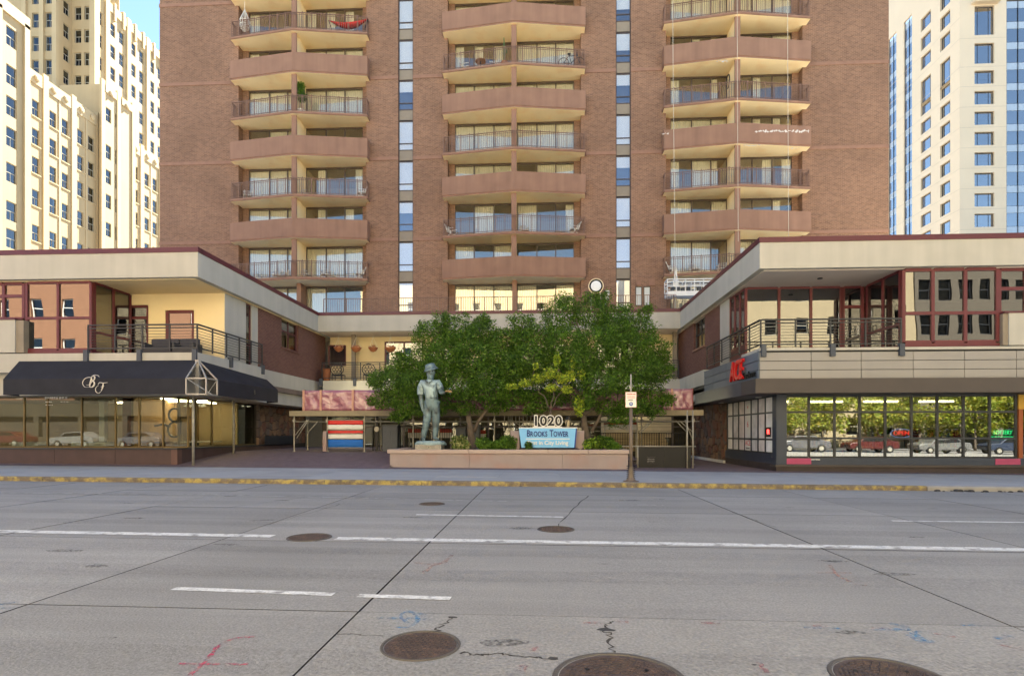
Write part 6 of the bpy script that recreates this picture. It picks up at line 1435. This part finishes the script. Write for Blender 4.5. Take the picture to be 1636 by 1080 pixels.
# end pavilion, projecting and taller
XP=-63.6
faceX(DB,XP,52,66.9,0,52.5,[60.4,64.0],[z+.4 for z in rows]+[48.0],w=1.35,h=2.3,ms=sash_window(1.35,2.3))
MB().box(XP-.3,XP+.25,52,66.9,51.6,53.0).build('parapet_panel',m_deco2,DB); MB().box(XP-.05,XP+.25,66.2,66.9,0,52.0).build('pier',m_deco2,DB); MB().box(XP-.05,XP+.25,62.6,63.3,0,52.0).build('pier',m_deco2,DB)
MB().box(XD-.5,XP,66.895,66.9,0,52.5).build('pavilion_return',m_deco,DB); MB().box(-95,XP-.3,52,66.9,52,52.3).build('roof',m_conc,DB)
# raised bay
faceX(DB,XD+.7,80.9,87.2,0,53.7,[82.1-.6,84.0-.6],rows+[48.6])
for y in (80.9,87.2): MB().box(XD-6,XD+.7,y-.01,y+.01,0,53.7).build('bay_return',m_deco,DB)
MB().box(XD-6,XD+.6,80.9,87.2,53.0,53.3).build('roof',m_conc,DB)
for y in (80.9,84.05,87.2): MB().box(XD+.5,XD+.85,y-.35,y+.35,0,54.4).build('pier',m_deco2,DB)
for y in (82.4,85.7): MB().box(XD+.4,XD+.9,y-1.1,y+1.1,52.8,53.9).build('parapet_panel',m_deco2,DB); MB().lathe((XD+.9,y,53.1),[(.42,0),(.42,.1),(.2,.18)],10,axis='x').build('rosette',m_deco2,DB)
# upper block
XU=-70.0; rU=[48.5+3.6*k for k in range(6)]
faceX(DB,XU,85,118,46,71.0,[86.2-.6]+[88.9-.6+4.7*k+e for k in range(6) for e in (0,1.95)],rU)
for k in range(7):
    y=87.6+4.7*k; MB().box(XU-.1,XU+.25,y-.42,y+.42,46,71.9-.0*k).build('pier',m_deco2,DB); MB().box(XU-.4,XU+.2,y+.42,y+4.28,70.2,71.5).build('parapet_panel',m_deco2,DB)
    for q in (1.55,3.5): MB().box(XU-.3,XU+.3,y+q-.2,y+q+.2,69.2,72.1).build('finial',m_deco2,DB)
faceY(DB,85.0,-76,XU,46,78,[-73.2,-71.6],rU+[70.1])
MB().box(XU-.55,XU+.35,84.7,85.7,46,79).build('pier',m_deco2,DB); MB().box(-77,XU-.4,85,118,70.4,70.7).build('roof',m_conc,DB)
XV=-73.6
faceY(DB,82.3,-84,XV,46,92,[xat(51,82.3),xat(72,82.3)],[z+.6 for z in rU]+[70.7,74.3],w=1.3,h=2.3,ms=sash_window(1.3,2.3))
faceX(DB,XV,82.3,86,46,92,[83.4],rU)
for x in (xat(40,82.3),xat(66,82.3)+.2,XV-.3): MB().box(x-.35,x+.35,82.0,82.5,46,92).build('pier',m_deco2,DB)
MB().box(-84,XV,82.32,95,91,92).build('roof',m_conc,DB); MB().box(-84,XV-.01,94.9,95,46,91).build('rear_wall',m_deco,DB)

# ---------------------------------------------------------------- white hotel tower on the right
HB=thing('white_hotel_tower','white stone high-rise with blue glass strips, behind the right wing','building',(80,105,0))
m_stone=M('white_stone',(.66,.545,.39),.7,.04,.3)
m_glass_b=GL('blue_glass',(.30,.36,.42),.36,0,.02,.5,(1,.96,.90))
XH,YH2=67.6,94.5; fl=3.29; zr0=34.8-fl*9
rowsH=[zr0+fl*k for k in range(17)]; rowsH=[r for r in rowsH if r<58.5]
def big_window(w,h):
    f=MB(); t=.08
    f.box(0,t,0,.1,0,h).box(w-t,w,0,.1,0,h).box(t,w-t,0,.1,h-t,h).box(t,w-t,0,.1,0,t)
    for q in (.22,.78): f.box(w*q-.03,w*q+.03,.01,.09,t,h-t)
    return f.mesh('window',m_dkmetal),MB().box(t,w-t,.05,.06,t,h-t).mesh('pane',m_glass_b),MB().box(t,w-t,.25,.26,h*.5,h).mesh('blind',m_curtain),MB().box(-.1,w+.1,.6,.65,-.1,h+.1).mesh('backing',m_dark)
x0=xat(1557,YH2); bw=big_window(3.05,2.15)
xc0=xat(1608,YH2)
hl=[(x0-XH,x0-XH+3.05,r,r+2.15) for r in rowsH]+[(x0-XH,x0-XH+3.05,61.1,64.4),(x0-XH,x0-XH+3.05,65.7,70.4)]
MB().wall((XH,YH2,0),(1,0,0),(0,-1,0),xc0-XH,108,hl,.35).build('front_wall',m_stone,HB)
for a,b,c,e in hl[:-2]: put_window(HB,bw,(XH+a,YH2+.3,c),0,.2)
for a,b,c,e in hl[-2:]: put_window(HB,big_window(3.05,e-c),(XH+a,YH2+.3,c),0,.0)
MB().box(x0-.5,x0+3.5,YH2-.9,YH2,70.6,71.0).build('ledge',m_stone,HB)
for r in rowsH+[61.0,65.6]:
    MB().box(XH+.02,xc0,YH2-.012,YH2,r-.42,r-.36).build('joint_line',M('stone_joint',(.5,.42,.32),.8),HB)
def curtain(t,o,U,N,W,z0,z1,ncol,name):
    o=Vector(o);U=Vector(U);N=Vector(N)
    for k in range(int((z1-z0)/fl)):
        z=z0+k*fl
        for i in range(ncol):
            a=o+U*(W*i/ncol+.03); b=o+U*(W*(i+1)/ncol-.03); 
            for (q0,q1,mt) in ((.05,2.15,m_glass_b),(2.2,fl,M('pale_spandrel_glass',(.38,.45,.52),.15,.05,spec=.8))):
                v=[Vector((a.x,a.y,z+q0)),Vector((b.x,b.y,z+q0)),Vector((b.x,b.y,z+q1)),Vector((a.x,a.y,z+q1))]
                MB().add(v+[p-N*.05 for p in v],[(0,1,2,3),(7,6,5,4)]).build('glass_panel',mt,t)
    mb=MB()
    for i in range(ncol+1): p=o+U*(W*i/ncol)+N*.06; mb.bar((p.x,p.y,z0),(p.x,p.y,z1),.07)
    mb.build('mullions',m_dkmetal,t); q=o-N*.5; e=o+U*W-N*.5
    MB().bar((q.x,q.y,(z0+z1)/2),(e.x,e.y,(z0+z1)/2),.2,z1-z0).build('backing',m_dark,t)
curtain(HB,(xc0,YH2+.1,0),(1,0,0),(0,-1,0),9.0,zr0+fl*8,74,5,'front')
MB().box(xc0+9,140,YH2,YH2+30,0,108).build('front_wall',m_stone,HB); MB().box(xc0,xc0+9,YH2,YH2+1,74,108).build('front_wall',m_stone,HB); MB().box(XH+.5,xc0+9,YH2+1.5,125,107,107.9).build('roof',m_conc,HB)
ylst=[(yat(1518,XH),yat(1502,XH)),(yat(1487,XH),yat(1471,XH))]; clst=[(yat(1457,XH),yat(1444,XH)),(yat(1432,XH),yat(1419,XH))]
zmax=108; hl=[]
Wd=125-YH2
for a,b in ylst:
    for r in rowsH: hl.append((125-b,125-a,r,r+2.15))
    hl.append((125-b,125-a,57.8+1.9,64.0)); hl.append((125-b,125-a,66,68.3)); hl.append((125-b,125-a,69.4,71.7)); hl.append((125-b,125-a,72.8,75.1)); 
for a,b in clst: hl.append((125-b,125-a,zr0+fl*8,78))
MB().wall((XH,125,0),(0,-1,0),(-1,0,0),Wd,zmax,hl,.35).build('side_wall',m_stone,HB)
for a,b,c,e in hl:
    if e-c>20: continue
    put_window(HB,big_window(b-a,e-c),(XH+.3,125-a,c),R(-90),.2)
for a,b in clst: curtain(HB,(XH+.3,b,0),(0,-1,0),(-1,0,0),b-a,zr0+fl*8,78,2,'side')
for r in rowsH+[61.0,65.6,69]:
    MB().box(XH-.012,XH,YH2+.02,124,r-.42,r-.36).build('joint_line',MATS['stone_joint'],HB)
# ================================================================ ACROSS THE STREET (seen only as reflections in the glass)
struct('far_pavement',sheet(-140,140,-12,-7.0,.13),M('dark_pavement',(.14,.135,.125),.85,.2,1))
def opposite(name,label,x0,x1,h,mat,ww,wh,fh,pitch,z1,mw,Y=-12.0,inset=.3):
    t=thing(name,label,'building',((x0+x1)/2,Y,0)); W=x1-x0; hl=[]; n=int(W/pitch)
    for i in range(n):
        for k in range(int((h-z1)/fh)): u=(i+.5)*W/n-ww/2; hl.append((u,u+ww,z1+k*fh,z1+k*fh+wh))
    MB().wall((x1,Y,0),(-1,0,0),(0,1,0),W,h,hl,inset).build('street_wall',mat,t)
    MB().box(x0,x1,Y-14,Y-inset-.3,0,h-.4).build('dark_core',m_dark,t); MB().box(x0,x1,Y-14,Y-.01,h-.4,h).build('roof',m_conc,t)
    wm=MB().box(0,ww,-.03,0,0,wh).mesh('window',m_glass_f); fm=MB().box(0,.09,0,.06,0,wh).box(ww-.09,ww,0,.06,0,wh).box(.09,ww-.09,0,.06,wh/2-.04,wh/2+.04).box(.09,ww-.09,0,.06,0,.09).box(.09,ww-.09,0,.06,wh-.09,wh).mesh('frame',mw)
    for a,b,c,d in hl: f=put('window',wm,t,(x1-a-ww,Y-inset+.04,c)); put('frame',fm,f)
opposite('orange_brick_building','orange brick building with white sash windows, seen reflected in the upper left windows',-66,-30,19,M('orange_brick',(.26,.135,.08),.85,.1,1.5),1.3,2.0,4.2,3.6,1.2,m_white)
opposite('cream_office_building','cream office building with square windows, seen reflected in the upper right windows',13,36.5,27,M('cream_render',(.33,.27,.17),.85,.06,1),1.4,1.8,3.6,3.1,1.4,m_sash)
opposite('grey_grid_building','grey grid-fronted office block, seen reflected in the far right bay windows',36.6,66,36,M('grey_precast',(.10,.085,.065),.8,.06,1),1.15,2.0,3.4,1.75,1.0,m_dkmetal)
opposite('cream_hotel_block','cream stone block with narrow windows across the street, seen reflected in the tower doors',-29,12,25,M('cream_limestone',(.58,.48,.32),.85,.06,1),1.2,2.1,3.8,3.4,1.2,m_white)
for k,(x,y,h) in enumerate(((22,-7.6,6.6),(26.5,-8.0,7.0),(31,-7.6,6.6),(35.5,-8.1,7.2),(40,-7.6,6.6),(44.5,-7.8,7.0))):
    cl=[((x+random.uniform(-1.8,1.8),y+random.uniform(-1.2,.8),h*random.uniform(.3,.8)),(1.4,1.2,1.0)) for _ in range(11)]
    tree(('first','second','third','fourth','fifth','sixth')[k]+' street tree across the road, reflected in the shop glass',(x,y,.13),(x,y,h*.35),[((x-1.2,y,h*.6),.5),((x+1.1,y,h*.65),.5),((x,y-.6,h*.8),.5)],cl,5000,.28,lfs,.13,'street trees across the road',(.4,.4,.2),'street_tree',.35)
t=thing('parking_garage','beige concrete parking arcade across the street, seen reflected in the left shop glass','building',(-40,-11.5,0)); m_gar=M('garage_concrete',(.085,.072,.05),.85,.12,1)
MB().box(-70,-20,-11.9,-11.4,3.4,5.2).build('upper_beam',m_gar,t); MB().box(-70,-20,-11.9,-11.4,.1,1.2).build('low_wall',m_gar,t); MB().box(-70,-20,-11.98,-11.92,1.2,3.4).build('dark_bay',m_dark,t)
for k in range(11): MB().box(-70+k*5,-69.4+k*5,-11.9,-11.38,1.2,3.4).build('column',m_gar,t)
def parked_car(x,col,name,label):
    t=thing('parked_car',label,'car',(x,-5.6,gnd(x)),'cars parked across the street'); z0=gnd(x); paint=M(name,col,.25,.03,spec=.7)
    prof=[(-2.2,.35),(-2.25,.75),(-2.0,.92),(-1.2,1.0),(-.75,1.42),(.9,1.45),(1.55,1.02),(2.1,.95),(2.2,.6),(2.15,.35)]
    MB().ext(prof,(x,-6.5,z0),(1,0,0),(0,0,1),(0,1,0),1.75).build('body',paint,t,bevel=.08)
    win=[(-1.0,1.03),(-.68,1.36),(.82,1.38),(1.3,1.05)]
    for y in (-6.51,-4.76): MB().ext(win,(x,y,z0),(1,0,0),(0,0,1),(0,1,0),.02).build('side_window',m_black,t)
    for wx in (-1.35,1.35):
        for y in (-6.45,-4.8): 
            w_=MB().lathe((x+wx,y,z0+.33),[(.2,-.1),(.33,-.1),(.33,.1),(.2,.1)],18,axis='y').build('wheel',m_black,t); MB().lathe((x+wx,y,z0+.33),[(.2,-.105),(.2,.105)],12,axis='y').build('rim',m_steel,w_)
for x,c,n_,lb in ((23.5,(.10,.10,.11),'car_grey','dark grey car parked across the street, leftmost seen in the right shop glass'),(29.5,(.07,.012,.012),'car_red','dark red car parked across the street, seen in the right shop glass'),(35.5,(.13,.13,.128),'car_silver','silver car parked across the street, seen in the right shop glass'),(41.5,(.03,.04,.07),'car_navy','navy car parked across the street, rightmost seen in the right shop glass'),
    (-52,(.09,.015,.015),'car_maroon','maroon car parked across the street, seen at the far left of the left shop glass'),(-45,(.24,.24,.23),'car_white','white car parked across the street, seen in the left shop glass'),(-38.5,(.12,.12,.13),'car_charcoal','charcoal car parked across the street, seen near the corner in the left shop glass')): parked_car(x,c,n_,lb)
# peeling paint on the right balcony column
m_peel=M('peeled_white',(.62,.58,.53),.9)
def peel(px0,px1,py,k,n,hh):
    """flakes of bare render on the solid parapet of the right bay; follows its angled face"""
    xv=BAY[2]['xv']; xr=BAY[2]['xr']+.24; xl_=BAY[2]['xl']-.24; mb=MB()
    for i in range(n):
        px=px0+(px1-px0)*i/n+random.uniform(-2,2); x=xat(px,37.05)
        yf=(YV+(YS-YV)*(x-xv)/(xr-xv)) if x>xv else (YV+(YS-YV)*(xv-x)/(xv-xl_)); yf-=.034
        z=zat(px,py,yf)+random.uniform(-.05,.05); w_=random.uniform(.03,.12); h_=random.uniform(.3,1)*hh; sl=.95*(YS-YV)/(xr-xv)*(1 if x>xv else -1)
        p=[(x-w_,yf-sl*w_-.002,z),(x+w_*.3,yf+sl*w_*.3-.002,z-h_*.5),(x+w_,yf+sl*w_-.002,z+h_*.2),(x,yf-.002,z+h_*.6)]
        mb.add(p+[(a,b+.01,c) for a,b,c in p],[(0,1,2,3),(0,4,5,1),(1,5,6,2),(2,6,7,3),(3,7,4,0)])
    mb.build('peeling_paint',m_peel,tower)
peel(1208,1298,210,4,42,.14); peel(1062,1070,214,4,6,.1); peel(1146,1162,98,6,8,.07); peel(1188,1220,233,4,10,.05); peel(1265,1280,237,4,6,.04)
